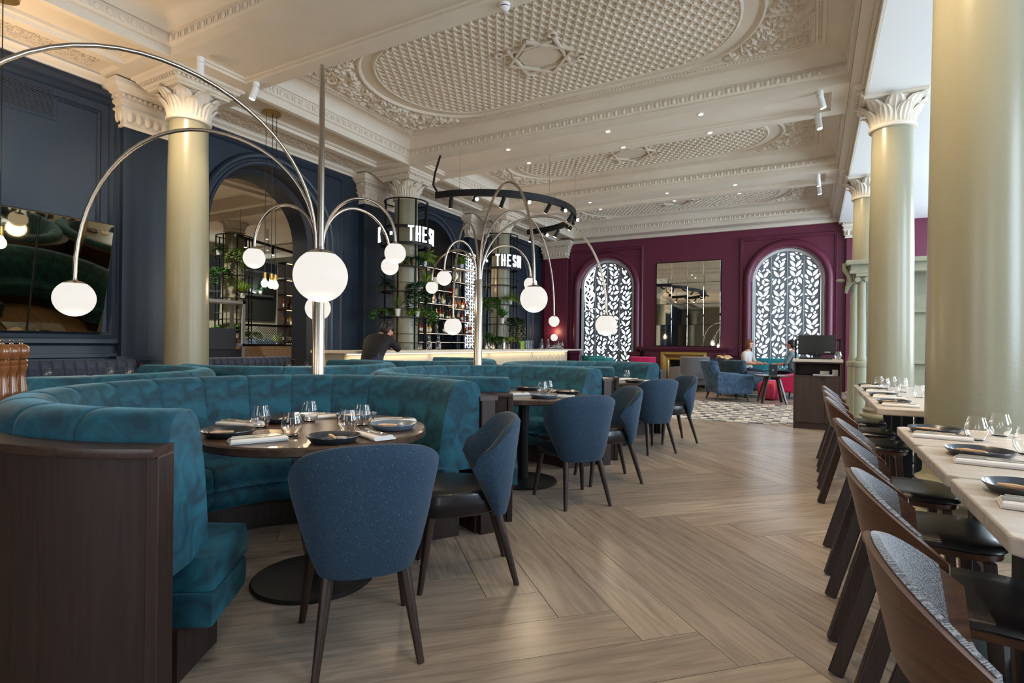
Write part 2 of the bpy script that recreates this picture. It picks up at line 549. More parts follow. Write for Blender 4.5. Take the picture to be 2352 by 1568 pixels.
sel.sort(key=lambda t: t[0])
first = True
for _, o, ang in sel[:298]:
    p = plank if first else inst(plank, floor)
    first = False
    p.location = (o.x, o.y, 0.0); p.rotation_euler = (0, 0, ang)

# mosaic of small blocks let into the floor by the lounge
mb = MB(); mbs = [MB() for _ in range(5)]
RG = random.Random(3)
tx, ty = 0.105, 0.105
x = -3.4; i = 0
while x < .42:
    y = 9.15; j = 0
    while y < 12.2:
        k = RG.random()
        m_ = 0 if k < .5 else 1 if k < .8 else 2
        if (i + 2 * j) % 5 == 0: m_ = 3 if k < .45 else 4
        elif (i + 2 * j) % 5 == 1: m_ = 1
        hz = 0.006 + RG.random() * 0.002
        if (i + j) % 2:
            mbs[m_].box(x + .003, x + 2 * tx * .5 - .003, y + .003, y + ty - .003, 0.001, hz)
        else:
            mbs[m_].box(x + .003, x + tx - .003, y + .003, y + ty * .48, 0.001, hz)
            mbs[(m_ + 1) % 4].box(x + .003, x + tx - .003, y + ty * .52, y + ty - .003, 0.001, hz)
        y += ty; j += 1
    x += tx; i += 1
mat('tile0', rgb(158, 152, 146), 0.5); mat('tile1', rgb(214, 206, 192), 0.5); mat('tile2', rgb(122, 122, 126), 0.5)
mat('tile3', rgb(36, 38, 46), 0.5); mat('tile4', rgb(66, 72, 84), 0.5)
rug = thing('tile_carpet', 'woven-look grey and black block pattern laid on floor before the armchairs', 'floor mosaic')
MB().box(-3.42, .50, 9.13, 12.30, 0.0005, 0.002).build('backing', 'grout', rug)
for k in range(5):
    o = mbs[k].build('tile_pieces', 'tile%d' % k, rug, fix=False); o['kind'] = 'stuff'

# ================================================================ walls with openings
def fill_holes(name, outer, holes, to3d, thick, mats, parent=None, normal_axis=None):
    """flat sheet with holes, given thickness along to3d's third argument"""
    bm = bmesh.new()
    edges = []
    for loop in [outer] + holes:
        vs_ = [bm.verts.new(to3d(u, v, 0)) for u, v in loop]
        for k in range(len(vs_)):
            edges.append(bm.edges.new((vs_[k], vs_[(k + 1) % len(vs_)])))
    bmesh.ops.triangle_fill(bm, use_beauty=True, use_dissolve=False, edges=edges)
    a = Vector(to3d(0, 0, 0)); b = Vector(to3d(0, 0, thick))
    r = bmesh.ops.extrude_face_region(bm, geom=list(bm.faces))
    bmesh.ops.translate(bm, vec=b - a, verts=[g for g in r['geom'] if isinstance(g, bmesh.types.BMVert)])
    bmesh.ops.recalc_face_normals(bm, faces=bm.faces)
    me = bpy.data.meshes.new(name); bm.to_mesh(me); bm.free()
    for m in (mats if isinstance(mats, (list, tuple)) else [mats]): me.materials.append(M(m))
    o = bpy.data.objects.new(name, me); COL.objects.link(o)
    if parent: o.parent = parent
    return o

def archloop(c, r, z0, zs, n=28, k=1.0):
    """arched outline: sill z0, springing zs"""
    p = [(c - r, z0), (c - r, zs)]
    p = [(c + r, z0)]
    for i in range(n + 1):
        a = pi * i / n
        p.append((c + r * cos(a), zs + r * k * sin(a)))
    p.append((c - r, z0))
    return p

def arch_sweep(mb, c, zs, z0, prof, to3d, n=32):
    """open profile [(radius, outward)] swept up one jamb, over the arch and down the other"""
    m = len(prof); v = []
    st = [('j', 1, z0)] + [('a', i / n, 0) for i in range(n + 1)] + [('j', -1, z0)]
    for s_ in st:
        for (r, d) in prof:
            if s_[0] == 'j': u, w = c + s_[1] * r, s_[2]
            else:
                a = pi * s_[1]; u, w = c + r * cos(a), zs + r * sin(a)
            v.append(to3d(u, w, d))
    f = []
    for k in range(len(st) - 1):
        for i in range(m - 1):
            f.append((k * m + i, k * m + i + 1, (k + 1) * m + i + 1, (k + 1) * m + i))
    mb.add(v, f)

def frame_sweep(mb, u0, u1, z0, z1, prof, to3d):
    """open profile [(inset, outward)] round a rectangle on a wall"""
    v = []; f = []
    for (d, h) in prof:
        for (u, w) in ((u0 + d, z0 + d), (u1 - d, z0 + d), (u1 - d, z1 - d), (u0 + d, z1 - d)):
            v.append(to3d(u, w, h))
    for i in range(len(prof) - 1):
        for k in range(4):
            f.append((i * 4 + k, i * 4 + (k + 1) % 4, (i + 1) * 4 + (k + 1) % 4, (i + 1) * 4 + k))
    mb.add(v, f)

ARC1, ARC2, ARC3, AR, ASP = 6.32, 10.74, 14.75, 1.15, 3.02
L3 = lambda u, v, d: (WX + d, u, v)            # on the blue wall, d towards the room
wl = struct(fill_holes('wall_left', [(-5, 0), (WY, 0), (WY, 4.62), (-5, 4.62)],
                       [archloop(ARC1, AR, 0.02, ASP), archloop(ARC2, AR, 0.02, ASP)],
                       lambda u, v, d: (WX - d, u, v), 0.12, 'navy_wall'))
# deep reveal of the open arch, narrower at the back
mb = MB()
arch_sweep(mb, ARC1, ASP, 0.0, [(AR, -0.12), (AR - .02, -0.3), (AR - .10, -0.36), (AR - .12, -0.75), (AR + .3, -0.75)], L3)
mb.build('arch_reveal', 'navy_dark', wl, smooth=SM)
mb = MB()
arch_sweep(mb, ARC2, ASP, 0.0, [(AR, -0.1), (AR, -0.75)], L3)
mb.build('arch_reveal', 'navy_dark', wl, smooth=SM)
fill_holes('niche_back', archloop(ARC2, AR, 0.0, ASP), [], lambda u, v, d: (WX - .75 - d, u, v), 0.05, 'navy_dark', wl)
AP = [(AR, 0.0), (AR, .03), (AR + .03, .05), (AR + .05, .05), (AR + .06, .03), (AR + .10, .03), (AR + .12, .06), (AR + .16, .07), (AR + .19, .05), (AR + .2, 0)]
for c in (ARC1, ARC2, ARC3):
    mb = MB(); arch_sweep(mb, c, ASP, 1.0, AP, L3)
    mb.build('arch_moulding', 'navy_wall', wl, smooth=SM)
    mb = MB(); frame_sweep(mb, c - 1.62, c + 1.62, -.3, 4.42, [(0, 0), (0, .03), (.02, .04), (.05, .04), (.07, .02), (.08, .0)], L3)
    mb.build('panel_moulding', 'navy_wall', wl, smooth=SM)
# panel of the near part of the wall, with carved frame
mb = MB(); frame_sweep(mb, -2.0, 3.97, 1.10, 4.44, [(0, 0), (0, .04), (.03, .07), (.08, .07), (.10, .04), (.14, .05), (.17, .02), (.18, 0)], L3)
mb.build('panel_moulding', 'navy_wall', wl, smooth=SM)
mb = MB(); frame_sweep(mb, -1.7, 3.70, 1.32, 4.16, [(0, 0), (0, .02), (.02, .035), (.04, .02), (.05, 0)], L3)
mb.build('panel_moulding', 'navy_wall', wl, smooth=SM)
mb = MB()
for k in range(150):                           # carved leaf edge on the frame
    u = 0.4 + k * 0.0235
    mb.ell((WX + .06, u, 4.38), .012, .012, .016, 6, 4)
    if k < 118:
        mb.ell((WX + .06, 3.91, 1.16 + k * .0273), .012, .014, .012, 6, 4)
        mb.ell((WX + .06, 0.7 + k * .0273, 1.16), .012, .012, .014, 6, 4)
o = mb.build('carved_edge', 'navy_wall', wl, smooth=SM); o['kind'] = 'stuff'
# dado and skirting
for (a, b) in ((-5, 5.0), (7.62, 9.4), (12.0, WY)):
    mb = MB()
    mb.box(WX, WX + .05, a, b, .94, 1.0); mb.box(WX, WX + .035, a, b, .88, .94)
    mb.build('dado_rail', 'navy_wall', wl, bevel=.008)
for (a, b, n) in ((-5, 5.0, 'baseboard_left'), (7.62, 9.4, 'baseboard_bar')):
    struct(MB().box(WX, WX + .03, a, b, 0, .22).build(n, 'navy_wall', bevel=.006))

# the extract grille
g = thing('vent_grille', 'long dark louvred vent grille high on the blue wall', 'vent', (WX, 2.55, 3.86))
MB().box(0.005, 0.02, -.75, .67, 0, .36).build('frame', 'navy_wall', g, bevel=.004)
for k in range(16):
    MB().box(0.018, 0.032, -.72, .63, .025 + k * .0205, .037 + k * .0205).build('slat', 'navy_dark', g)

# end wall, plum, with two arched windows
Y3 = lambda u, v, d: (u, WY - d, v)
WINC = (-0.67, -5.90); WR = 0.90; WSP = 3.03
we = struct(fill_holes('wall_end', [(WX - .2, 0), (5.2, 0), (5.2, 4.9), (WX - .2, 4.9)],
                       [archloop(c, WR, 0.55, WSP) for c in WINC], lambda u, v, d: (u, WY + d, v), 0.35, 'plum'))
for c in WINC:
    mb = MB(); arch_sweep(mb, c, WSP, 0.55, [(WR, -.3), (WR, 0), (WR + .02, .05), (WR + .07, .10), (WR + .13, .11), (WR + .19, .08), (WR + .22, .03), (WR + .23, 0)], Y3)
    mb.build('arch_moulding', 'plum', we, smooth=SM)
    mb = MB(); frame_sweep(mb, c - 1.22, c + 1.22, .30, 4.27, [(0, 0), (0, .04), (.02, .06), (.05, .06), (.06, .03), (.09, .03), (.1, 0)], Y3)
    mb.build('panel_moulding', 'plum', we, smooth=SM)
    for s_ in (-1, 1):
        mb = MB(); mb.box(c + s_ * 1.0 - .16, c + s_ * 1.0 + .16, WY - .14, WY, .0, .86); mb.box(c + s_ * 1.0 - .19, c + s_ * 1.0 + .19, WY - .17, WY, .86, .97)
        mb.build('plinth_block', 'plum', we, bevel=.012)
mb = MB()
for (a, b) in ((-4.75, -4.5), (-2.1, -1.9), (-8.0, -7.1)):
    mb.box(a, b, WY - .04, WY, .88, .95)
mb.build('dado_rail', 'plum', we, bevel=.008)
# plum pilaster in the far left corner
mb = MB(); mb.box(-8.05, -7.2, WY - .1, WY, 0, 4.06)
mb.build('pilaster', 'plum', we, bevel=.01)
mb = MB(); mb.box(0.72, 1.5, WY - .14, WY, 0, 4.1)
mb.build('pilaster', 'plum', we, bevel=.01)
struct(MB().box(-7.1, -4.8, WY - .03, WY, 0, .2).build('baseboard_end', 'plum_dark'))

# right-hand wall with its tall windows (daylight side)
WINY = (2.2, 6.6, 11.0, 15.0)
wr = struct(fill_holes('wall_right', [(-5, 0), (WY + .2, 0), (WY + .2, 4.7), (-5, 4.7)],
                       [archloop(c, 1.05, 1.0, 3.1) for c in WINY], lambda u, v, d: (5.0 + d, u, v), 0.3, 'cream'))

# wall behind the viewer, with two tall openings added to let fill light in
wn = struct(fill_holes('wall_near', [(WX - .2, 0), (5.2, 0), (5.2, 4.9), (WX - .2, 4.9)],
                       [archloop(c, 1.1, 0.8, 3.0) for c in (-2.0, 2.9)] , lambda u, v, d: (u, -5.0 - d, v), 0.3, 'olive_wall'))
for x in (-7.3, -4.2, .6): MB().lathe([(.3, 0), (.3, .3), (.26, .35), (.235, 4.1), (.4, 4.4)], 24, c=(x, -4.6, 0)).build('half_column', 'sage', wn, smooth=SM)
# ================================================================ ceiling
ceil_ = struct(MB().box(-8.4, 5.3, -5, 17.3, 5.06, 5.2).build('ceiling', 'cream'))
COVE = [(0, ZS), (0, 4.685), (.015, 4.69), (.03, 4.705), (.042, 4.73), (.045, 4.80), (.03, 4.815), (.03, 4.835), (.055, 4.838)]
for k in range(1, 9):
    t = pi / 2 * k / 8
    COVE.append((.055 + .20 * (1 - cos(t)), 4.838 + .16 * sin(t)))
COVE += [(.275, 4.998), (.28, 4.985), (.32, 4.985), (.33, 5.0), (.36, 5.0), (.365, 4.99), (.39, 4.99), (.40, 5.02)]

def oval_pts(cx, cy, hx, hy, ax, n=20):
    """straight sides, elliptical ends of half-length ax"""
    p = []
    for k in range(n + 1):
        a = -pi / 2 + pi * k / n
        p.append((cx + hx - ax + ax * cos(a), cy + hy * sin(a)))
    for k in range(n + 1):
        a = pi / 2 + pi * k / n
        p.append((cx - hx + ax + ax * cos(a), cy + hy * sin(a)))
    return p

def ridge(mb, pts, w, z, h, close=True):
    """rounded ridge hanging from height z along a plan polyline"""
    n = len(pts); v = []; f = []
    for i in range(n):
        a = Vector(pts[i - 1] if (close or i > 0) else pts[i]); b = Vector(pts[(i + 1) % n] if (close or i < n - 1) else pts[i])
        t = (b - a).normalized(); nn = Vector((-t.y, t.x))
        p = Vector(pts[i])
        for (o, d) in ((-w / 2, 0), (-w / 4, h * .8), (0, h), (w / 4, h * .8), (w / 2, 0)):
            q = p + nn * o; v.append((q.x, q.y, z - d))
    for i in range(n if close else n - 1):
        j = (i + 1) % n
        for k in range(4):
            f.append((i * 5 + k, i * 5 + k + 1, j * 5 + k + 1, j * 5 + k))
    mb.add(v, f)

def inside_oval(x, y, cx, cy, hx, hy, ax):
    dx = abs(x - cx) - (hx - ax); dy = abs(y - cy)
    if dx <= 0: return dy < hy
    return (dx / ax) ** 2 + (dy / hy) ** 2 < 1

RC = random.Random(5)
def coffer(y0, y1, full=True):
    mb = MB(); mb.rsweep(XL, XR, y0, y1, COVE)
    mb.add([(XL + .4, y0 + .4, 5.02), (XR - .4, y0 + .4, 5.02), (XR - .4, y1 - .4, 5.02), (XL + .4, y1 - .4, 5.02)], [(0, 1, 2, 3)])
    o = mb.build('coffer', 'cream', ceil_, smooth=radians(30), fix=False)
    # egg and dart
    mb = MB(); p = .125
    def egg(x, y, ax):
        e = (.034, .014) if ax == 'x' else (.014, .034)
        mb.ell((x, y, 4.762), e[0], e[1], .042, 8, 6)
        d = p / 2
        if ax == 'x': mb.box(x + d - .007, x + d + .007, y - .008, y + .008, 4.725, 4.80)
        else: mb.box(x - .008, x + .008, y + d - .007, y + d + .007, 4.725, 4.80)
    n = int((XR - XL - .14) / p)
    for k in range(n): egg(XL + .1 + k * p, y1 - .048, 'x')
    n = int((y1 - y0 - .14) / p)
    for k in range(n):
        egg(XL + .048, y0 + .1 + k * p, 'y'); egg(XR - .048, y0 + .1 + k * p, 'y')
    o = mb.build('egg_and_dart', 'cream', ceil_, smooth=SM, fix=False); o['kind'] = 'stuff'
    # rope moulding at the head of the cove
    mb = MB()
    for k in range(int((XR - XL - .7) / .05)):
        mb.ell((XL + .35 + k * .05, y1 - .345, 4.995), .02, .014, .014, 6, 4)
    for k in range(int((y1 - y0 - .7) / .05)):
        mb.ell((XL + .345, y0 + .35 + k * .05, 4.995), .014, .02, .014, 6, 4); mb.ell((XR - .345, y0 + .35 + k * .05, 4.995), .014, .02, .014, 6, 4)
    o = mb.build('rope_moulding', 'cream', ceil_, smooth=SM, fix=False); o['kind'] = 'stuff'
    if not full: return
    cx, cy = (XL + XR) / 2, (y0 + y1) / 2
    hy = (y1 - y0) / 2 - .42; hx = 2.72
    z = 5.02
    fo = (cx, cy, hx - .28, hy - .17, .95)
    mb = MB()
    ridge(mb, oval_pts(cx, cy, hx, hy - .01, 1.15), .07, z, .035)
    ridge(mb, oval_pts(cx, cy, hx - .25, hy - .15, .98), .06, z, .03)
    ridge(mb, oval_pts(*fo), .025, z, .02)
    mb.build('oval_moulding', 'cream', ceil_, smooth=SM, fix=False)
    # star lattice of raised straps
    mb = MB(); s_ = .105; w = .017; hh0 = .022
    for ai, ang in enumerate((0, pi / 3, 2 * pi / 3)):
        hh = hh0 + .0012 * ai
        d = Vector((cos(ang), sin(ang))); nn = Vector((-d.y, d.x))
        for k in range(-40, 41):
            base = Vector((cx, cy)) + nn * ((k + .5) * s_)
            ts = []
            run = None
            for t in range(-130, 131):
                q = base + d * (t * .025)
                inn = inside_oval(q.x, q.y, *fo) and not (abs(q.x - cx) < .30 and abs(q.y - cy) < .26)
                if inn and run is None: run = t
                if (not inn or t == 130) and run is not None:
                    if t - run > 1: ts.append((run, t))
                    run = None
            for (a, b) in ts:
                p0 = base + d * (a * .025); p1 = base + d * (b * .025)
                v = []
                for q in (p0, p1):
                    for (o_, dd) in ((-w, 0), (-w * .45, hh), (w * .45, hh), (w, 0)):
                        m_ = q + nn * o_; v.append((m_.x, m_.y, z - dd))
                mb.add(v, [(0, 1, 5, 4), (1, 2, 6, 5), (2, 3, 7, 6)])
    o = mb.build('star_lattice', 'cream', ceil_, fix=False); o['kind'] = 'stuff'
    # centre plaque with crossing scrolled straps
    mb = MB()
    mb.prism([(cx + .30 * cos(k * pi / 4 + pi / 8), cy + .25 * sin(k * pi / 4 + pi / 8)) for k in range(8)], z - .03, z)
    for bi, (a, b) in enumerate((((-.44, -.28), (.30, -.30)), ((.44, .28), (-.30, .30)), ((-.36, .38), (-.30, -.36)), ((.36, -.38), (.30, .36)),
                   ((-.46, 0), (0, -.42)), ((0, -.42), (.46, 0)), ((.46, 0), (0, .42)), ((0, .42), (-.46, 0)))):
        zb = z - .025 - .0013 * bi
        mb.bar((cx + a[0], cy + a[1], zb), (cx + b[0], cy + b[1], zb), .035, .05)
    for (a, b) in ((-.47, -.28), (.47, .28), (-.36, .41), (.36, -.41)):
        mb.tube([(cx + a + .05 * cos(t * pi / 6), cy + b + .05 * sin(t * pi / 6), z - .03) for t in range(12)], .018, 6, close=True)
    mb.build('centre_plaque', 'cream', ceil_, smooth=SM, fix=False)
    # carved foliage in the four spandrels
    mb = MB()
    x0, x1, ya, yb = XL + .47, XR - .47, y0 + .47, y1 - .47
    n = 0
    while n < 1500:
        qx = RC.choice((RC.uniform(x0, cx - 1.5), RC.uniform(cx + 1.5, x1))); qy = RC.uniform(ya, yb)
        if inside_oval(qx, qy, cx, cy, hx + .09, hy + .06, 1.2): continue
        n += 1
        a = RC.uniform(0, 2 * pi); l = RC.uniform(.05, .11); wd = l * RC.uniform(.28, .45); hh = RC.uniform(.02, .055)
        d = Vector((cos(a), sin(a))); nn = Vector((-d.y, d.x)); c0 = Vector((qx, qy))
        pts = [c0 - d * l, c0 - d * l * .3 + nn * wd, c0 + d * l * .5 + nn * wd * .7, c0 + d * l, c0 + d * l * .5 - nn * wd * .7, c0 - d * l * .3 - nn * wd]
        v = [(p_.x, p_.y, z - .002) for p_ in pts] + [(c0.x - d.x * l * .3, c0.y - d.y * l * .3, z - hh), (c0.x + d.x * l * .55, c0.y + d.y * l * .55, z - hh * 1.1)]
        mb.add(v, [(0, 1, 6), (1, 2, 7, 6), (2, 3, 7), (3, 4, 7), (4, 5, 6, 7), (5, 0, 6)])
    o = mb.build('carved_foliage', 'cream', ceil_, smooth=SM, fix=False); o['kind'] = 'stuff'
    mb = MB()
    for (xa, xb) in ((cx - 1.9, x0 - .01), (cx + 1.9, x1 + .01)):
        ridge(mb, [(xa, ya - .01), (xb, ya - .01), (xb, yb + .01), (xa, yb + .01)], .035, z, .02, close=False)
    mb.build('spandrel_bead', 'cream', ceil_, fix=False)
for k, (a, b) in enumerate(BAYS):
    coffer(a, b, k >= 2)

# soffits of the cross beams, each with a sunk panel
SUNK = [(0, ZS), (.20, ZS), (.205, ZS + .03), (.235, ZS + .035), (.24, ZS + .06), (.26, ZS + .06)]
def soffit(x0, x1, y0, y1, prof=SUNK, mats='cream'):
    mb = MB(); mb.rsweep(x0, x1, y0, y1, prof)
    d, z = prof[-1]
    mb.add([(x0 + d, y0 + d, z), (x1 - d, y0 + d, z), (x1 - d, y1 - d, z), (x0 + d, y1 - d, z)], [(0, 1, 2, 3)])
    return mb.build('beam_soffit', mats, ceil_, fix=False)
for (a, b) in ((-0.66, 0.41), (3.80, 4.87), (8.26, 9.33), (12.17, 13.22)):
    soffit(XL, XR, a, b)
soffit(XL, XR, 16.42, 17.02, [(0, ZS), (.1, ZS)])
soffit(XL, XR, -5.0, -4.0, [(0, ZS), (.1, ZS)])
# left aisle strip
STEP = [(0, ZS), (.08, ZS), (.085, ZS + .05), (.14, ZS + .05), (.145, ZS + .09), (.2, ZS + .09)]
LATT = [(0, ZS), (.06, ZS), (.1, ZS + .04), (.13, ZS + .045)]
ys = [-5.0] + [c for c in (-0.13,) + COLY] + [17.0]
for k in range(len(ys) - 1):
    a = ys[k] + (.62 if k > 0 else 0); b = ys[k + 1] - (.62 if k < len(ys) - 2 else 0)
    soffit(-7.58, XL, a, b, STEP)
    soffit(WX, -7.58, a, b, LATT)
    # lattice relief panel next to the wall
    mb = MB(); zz = ZS + .045
    x0, x1 = WX + .15, -7.73
    m_ = int((b - a - .3) / .085)
    for i in range(m_):
        y = a + .15 + i * .085
        for j in range(5):
            xx = x0 + (j + .5) * (x1 - x0) / 5
            an = (i * 37 + j * 61) % 180
            dx, dy = .05 * cos(radians(an)), .05 * sin(radians(an))
            mb.bar((xx - dx, y - dy, zz - .008), (xx + dx, y + dy, zz - .008), .014, .02)
            mb.bar((xx + dy * .8, y - dx * .8, zz - .006), (xx - dy * .8, y + dx * .8, zz - .006), .012, .016)
    o = mb.build('lattice_relief', 'cream', ceil_, fix=False); o['kind'] = 'stuff'
    if k > 0:
        MB().box(WX, XL - .003, ys[k] - .62, ys[k] + .62, ZS, ZS + .03).build('beam_soffit', 'cream', ceil_)
# outer faces of the long beams and the flat right-hand aisle ceiling
MB().box(XR + .004, .57, -5, 17.02, ZS, 5.0).build('long_beam', 'cream', ceil_)
MB().box(.57, 5.1, -5, 17.02, 4.44, 5.0).build('aisle_ceiling', 'white_paint', ceil_)
mb = MB(); mb.box(.54, .57, -5, 17.0, 4.44, 4.58); mb.box(.50, .54, -5, 17.0, 4.53, 4.58)
mb.build('beam_edge', 'cream', ceil_, bevel=.006)
# cornice along the blue wall
mb = MB()
mb.prism([(WX, 4.50), (WX + .03, 4.50), (WX + .04, 4.53), (WX + .10, 4.56), (WX + .11, 4.585), (WX, 4.585)], -5, 17, 'y')
mb.build('cornice', 'cream', ceil_, smooth=SM)
mb = MB()
mb.prism([(16.98, 4.50), (16.9, 4.50), (16.88, 4.54), (16.8, 4.585), (16.98, 4.585)], XL - 1.4, 5, 'x')
mb.build('cornice', 'cream', ceil_, smooth=SM)
# ================================================================ columns
def leaf_mesh(h, w, r0, curl, name):
    mb = MB()
    def fn(u, v):
        s_ = (u - .5) * 2
        wid = w * (0.8 + .3 * sin(pi * min(1, v * .9 + .12))) * sqrt(max(.02, 1 - (max(0, v - .5) / .5) ** 2.4))
        r = r0 + .035 * v + curl * v ** 3
        z = h * v
        if v > .88: z = h * (.88 + (v - .88) * .2); r += curl * .25 * (v - .88) / .12
        r += .012 * (1 - abs(s_) ** 2) + .007 * cos(s_ * pi * 3.5)
        a = s_ * wid / 2 / (r0 + .03)
        return (r * cos(a), r * sin(a), z)
    mb.grid(fn, 14, 9)
    def fn2(u, v):
        x, y, z = fn(1 - u, v); return (x * .93, y * .93, z - .004)
    mb.grid(fn2, 14, 9)
    return mb.mesh(name, 'cream', smooth=SM, fix=False)
LEAF_BIG = leaf_mesh(.335, .215, .232, .13, 'acanthus_leaf')
LEAF_SM = leaf_mesh(.235, .17, .236, .09, 'acanthus_leaf_low')

COL_N = MB().lathe([(.232, 4.05), (.26, .42)], 8)   # unused guide, keeps radii in one place
def column_meshes():
    d = {}
    prof = []
    for k in range(15):
        t = k / 14
        prof.append((.264 - .034 * t ** 1.6, .40 + (4.06 - .40) * t))
    d['shaft'] = MB().lathe([(.28, .385), (.272, .40)] + prof[1:], 48, cap=False).mesh('shaft', 'sage', SM)
    base = [(.36, 0), (.36, .10), (.35, .105), (.365, .125), (.372, .15), (.365, .175), (.345, .19), (.315, .20), (.305, .225), (.312, .25), (.335, .258),
            (.345, .275), (.34, .295), (.315, .31), (.30, .315), (.298, .335), (.31, .345), (.312, .36), (.29, .372), (.275, .39)]
    d['base'] = MB().lathe(base, 48).mesh('base', 'sage', SM)
    d['necking'] = MB().lathe([(.23, 4.05), (.262, 4.055), (.272, 4.075), (.266, 4.097), (.24, 4.105)], 48, cap=False).mesh('necking', 'cream', SM)
    bell = [(.225, 4.10), (.228, 4.2), (.245, 4.3), (.28, 4.37), (.33, 4.42)]
    d['bell'] = MB().lathe(bell, 40, cap=False).mesh('bell', 'cream', SM)
    mb = MB()
    st = [(.30, 4.405), (.345, 4.41), (.345, 4.435), (.37, 4.445), (.385, 4.47), (.385, 4.505), (.43, 4.51), (.44, 4.535), (.475, 4.55), (.485, 4.585)]
    mb.rsweep(0, 0, 0, 0, [(-a, z) for a, z in st])
    mb.add([(-.31, -.31, 4.406), (.31, -.31, 4.406), (.31, .31, 4.406), (-.31, .31, 4.406)], [(0, 3, 2, 1)])
    n = 14
    for k in range(n):
        q = -.37 + .74 * k / (n - 1)
        for s_ in (-1, 1):
            mb.cbox(q, s_ * .40, 4.49, .026, .035, .026); mb.cbox(s_ * .40, q, 4.49, .035, .026, .026)
    d['abacus'] = mb.mesh('abacus', 'cream', fix=False)
    return d
CM = column_meshes()
def mobj(name, me, parent=None, loc=(0, 0, 0), rot=(0, 0, 0), scale=(1, 1, 1)):
    o = bpy.data.objects.new(name, me); COL.objects.link(o); o.parent = parent
    o.location = loc; o.rotation_euler = rot; o.scale = scale
    return o
def column(x, y, label, low=True):
    t = thing('column', label, 'column', (x, y, 0), 0, 'columns of the dining hall')
    for n in ('shaft', 'base', 'necking', 'abacus'):
        mobj(n, CM[n], t)
    cap = mobj('capital', CM['bell'], t)
    for k in range(8):
        mobj('acanthus_leaf', LEAF_BIG, cap, (0, 0, 4.095), (0, 0, k * pi / 4))
        mobj('acanthus_leaf', LEAF_SM, cap, (0, 0, 4.095), (0, 0, (k + .5) * pi / 4))
    return t
CXL, CXR = -7.33, 0.885
column(CXL, COLY[0], 'cream lit column before the dark blue arch, behind the arc lamp')
column(CXL, COLY[1], 'column ringed by a black plant cage at the near end of the bar')
column(CXL, COLY[2], 'column ringed by a black plant cage further along the bar')
column(CXR, COLY[0], 'nearest big sage column at the right edge beside the pale tables')
column(CXR, COLY[1], 'second sage column on the right, behind the row of pale tables')
column(CXR, COLY[2], 'farthest sage column on the right, partly hidden by another column')

def pilaster_cap(name, half, proj, z0=4.0):
    """white moulded capital on a wall pilaster, projecting along +x"""
    mb = MB()
    st = [(0, 0.0, .02), (0, 0.0, .0), (.02, .02, .0), (.02, .02, .04), (.0, .0, .05), (.01, .01, .10), (.05, .06, .20), (.08, .08, .215), (.08, .08, .24), (.05, .05, .25), (.06, .06, .29), (.09, .09, .30), (.09, .09, .34), (.08, .08, .35), (.08, .08, .40), (.13, .12, .41), (.14, .13, .44), (.18, .17, .46), (.20, .19, .50), (.20, .19, .56)]
    v = []; f = []
    for (dy, dx, z) in st:
        v += [(-.05, -half - dy, z0 + z), (proj + dx, -half - dy, z0 + z), (proj + dx, half + dy, z0 + z), (-.05, half + dy, z0 + z)]
    for i in range(len(st) - 1):
        for k in range(3):
            f.append((i * 4 + k, i * 4 + k + 1, (i + 1) * 4 + k + 1, (i + 1) * 4 + k))
    f.append((0, 3, 2, 1))
    mb.add(v, f)
    n = 16
    for k in range(n):                                    # dentils
        y = -half - .06 + (2 * half + .12) * k / (n - 1)
        mb.cbox(proj + .10, y, z0 + .375, .035, .03, .04)
    for k in range(4):
        for s_ in (-1, 1): mb.cbox(.03 + (proj) * k / 4, s_ * (half + .095), z0 + .375, .03, .03, .04)
    for k in range(8):                                    # tongues of the bell
        y = -half + .06 + (2 * half - .12) * k / 7
        mb.ell((proj + .035, y, z0 + .15), .035, .045, .085, 8, 6)
    for s_ in (-1, 1):
        for k in range(2): mb.ell((.05 + k * .08, s_ * (half + .03), z0 + .15), .04, .03, .085, 8, 6)
    return mb.mesh(name, 'cream', fix=False)
PCAP = pilaster_cap('pilaster_capital', .44, .16)
PSHAFT = MB().box(0, .15, -.44, .44, .0, 4.02).box(0, .19, -.5, .5, 0, .9).box(0, .22, -.53, .53, .9, .96).mesh('pilaster', 'navy_wall')
for y in (-0.13,) + COLY:
    p = mobj('pilaster', PSHAFT, wl, (WX, y, 0))
    mobj('pilaster_capital', PCAP, wl, (WX, y, 0))
for (x, sc, pr) in ((-7.62, .95, 1), (1.1, .9, 1)):
    mobj('pilaster_capital', PCAP, we, (x, WY, 0.04), (0, 0, -pi / 2), (1, sc, 1))
# ================================================================ curved banquettes
PITCH = 2.25
BC = (-2.42, 1.955)
BACK = [(.84, .405), (.855, .55), (.875, .7), (.895, .80), (.915, .875), (.945, .925), (.985, .945), (1.04, .948), (1.09, .935), (1.12, .90), (1.127, .853), (1.12, .84), (1.12, .405)]
SEATP = [(.62, .30), (.598, .33), (.592, .375), (.605, .415), (.64, .435), (.86, .44), (.96, .42), (.96, .30)]
SKIRT = [(.635, .185), (.615, .20), (.610, .27), (.63, .298), (.98, .298), (.98, .185)]

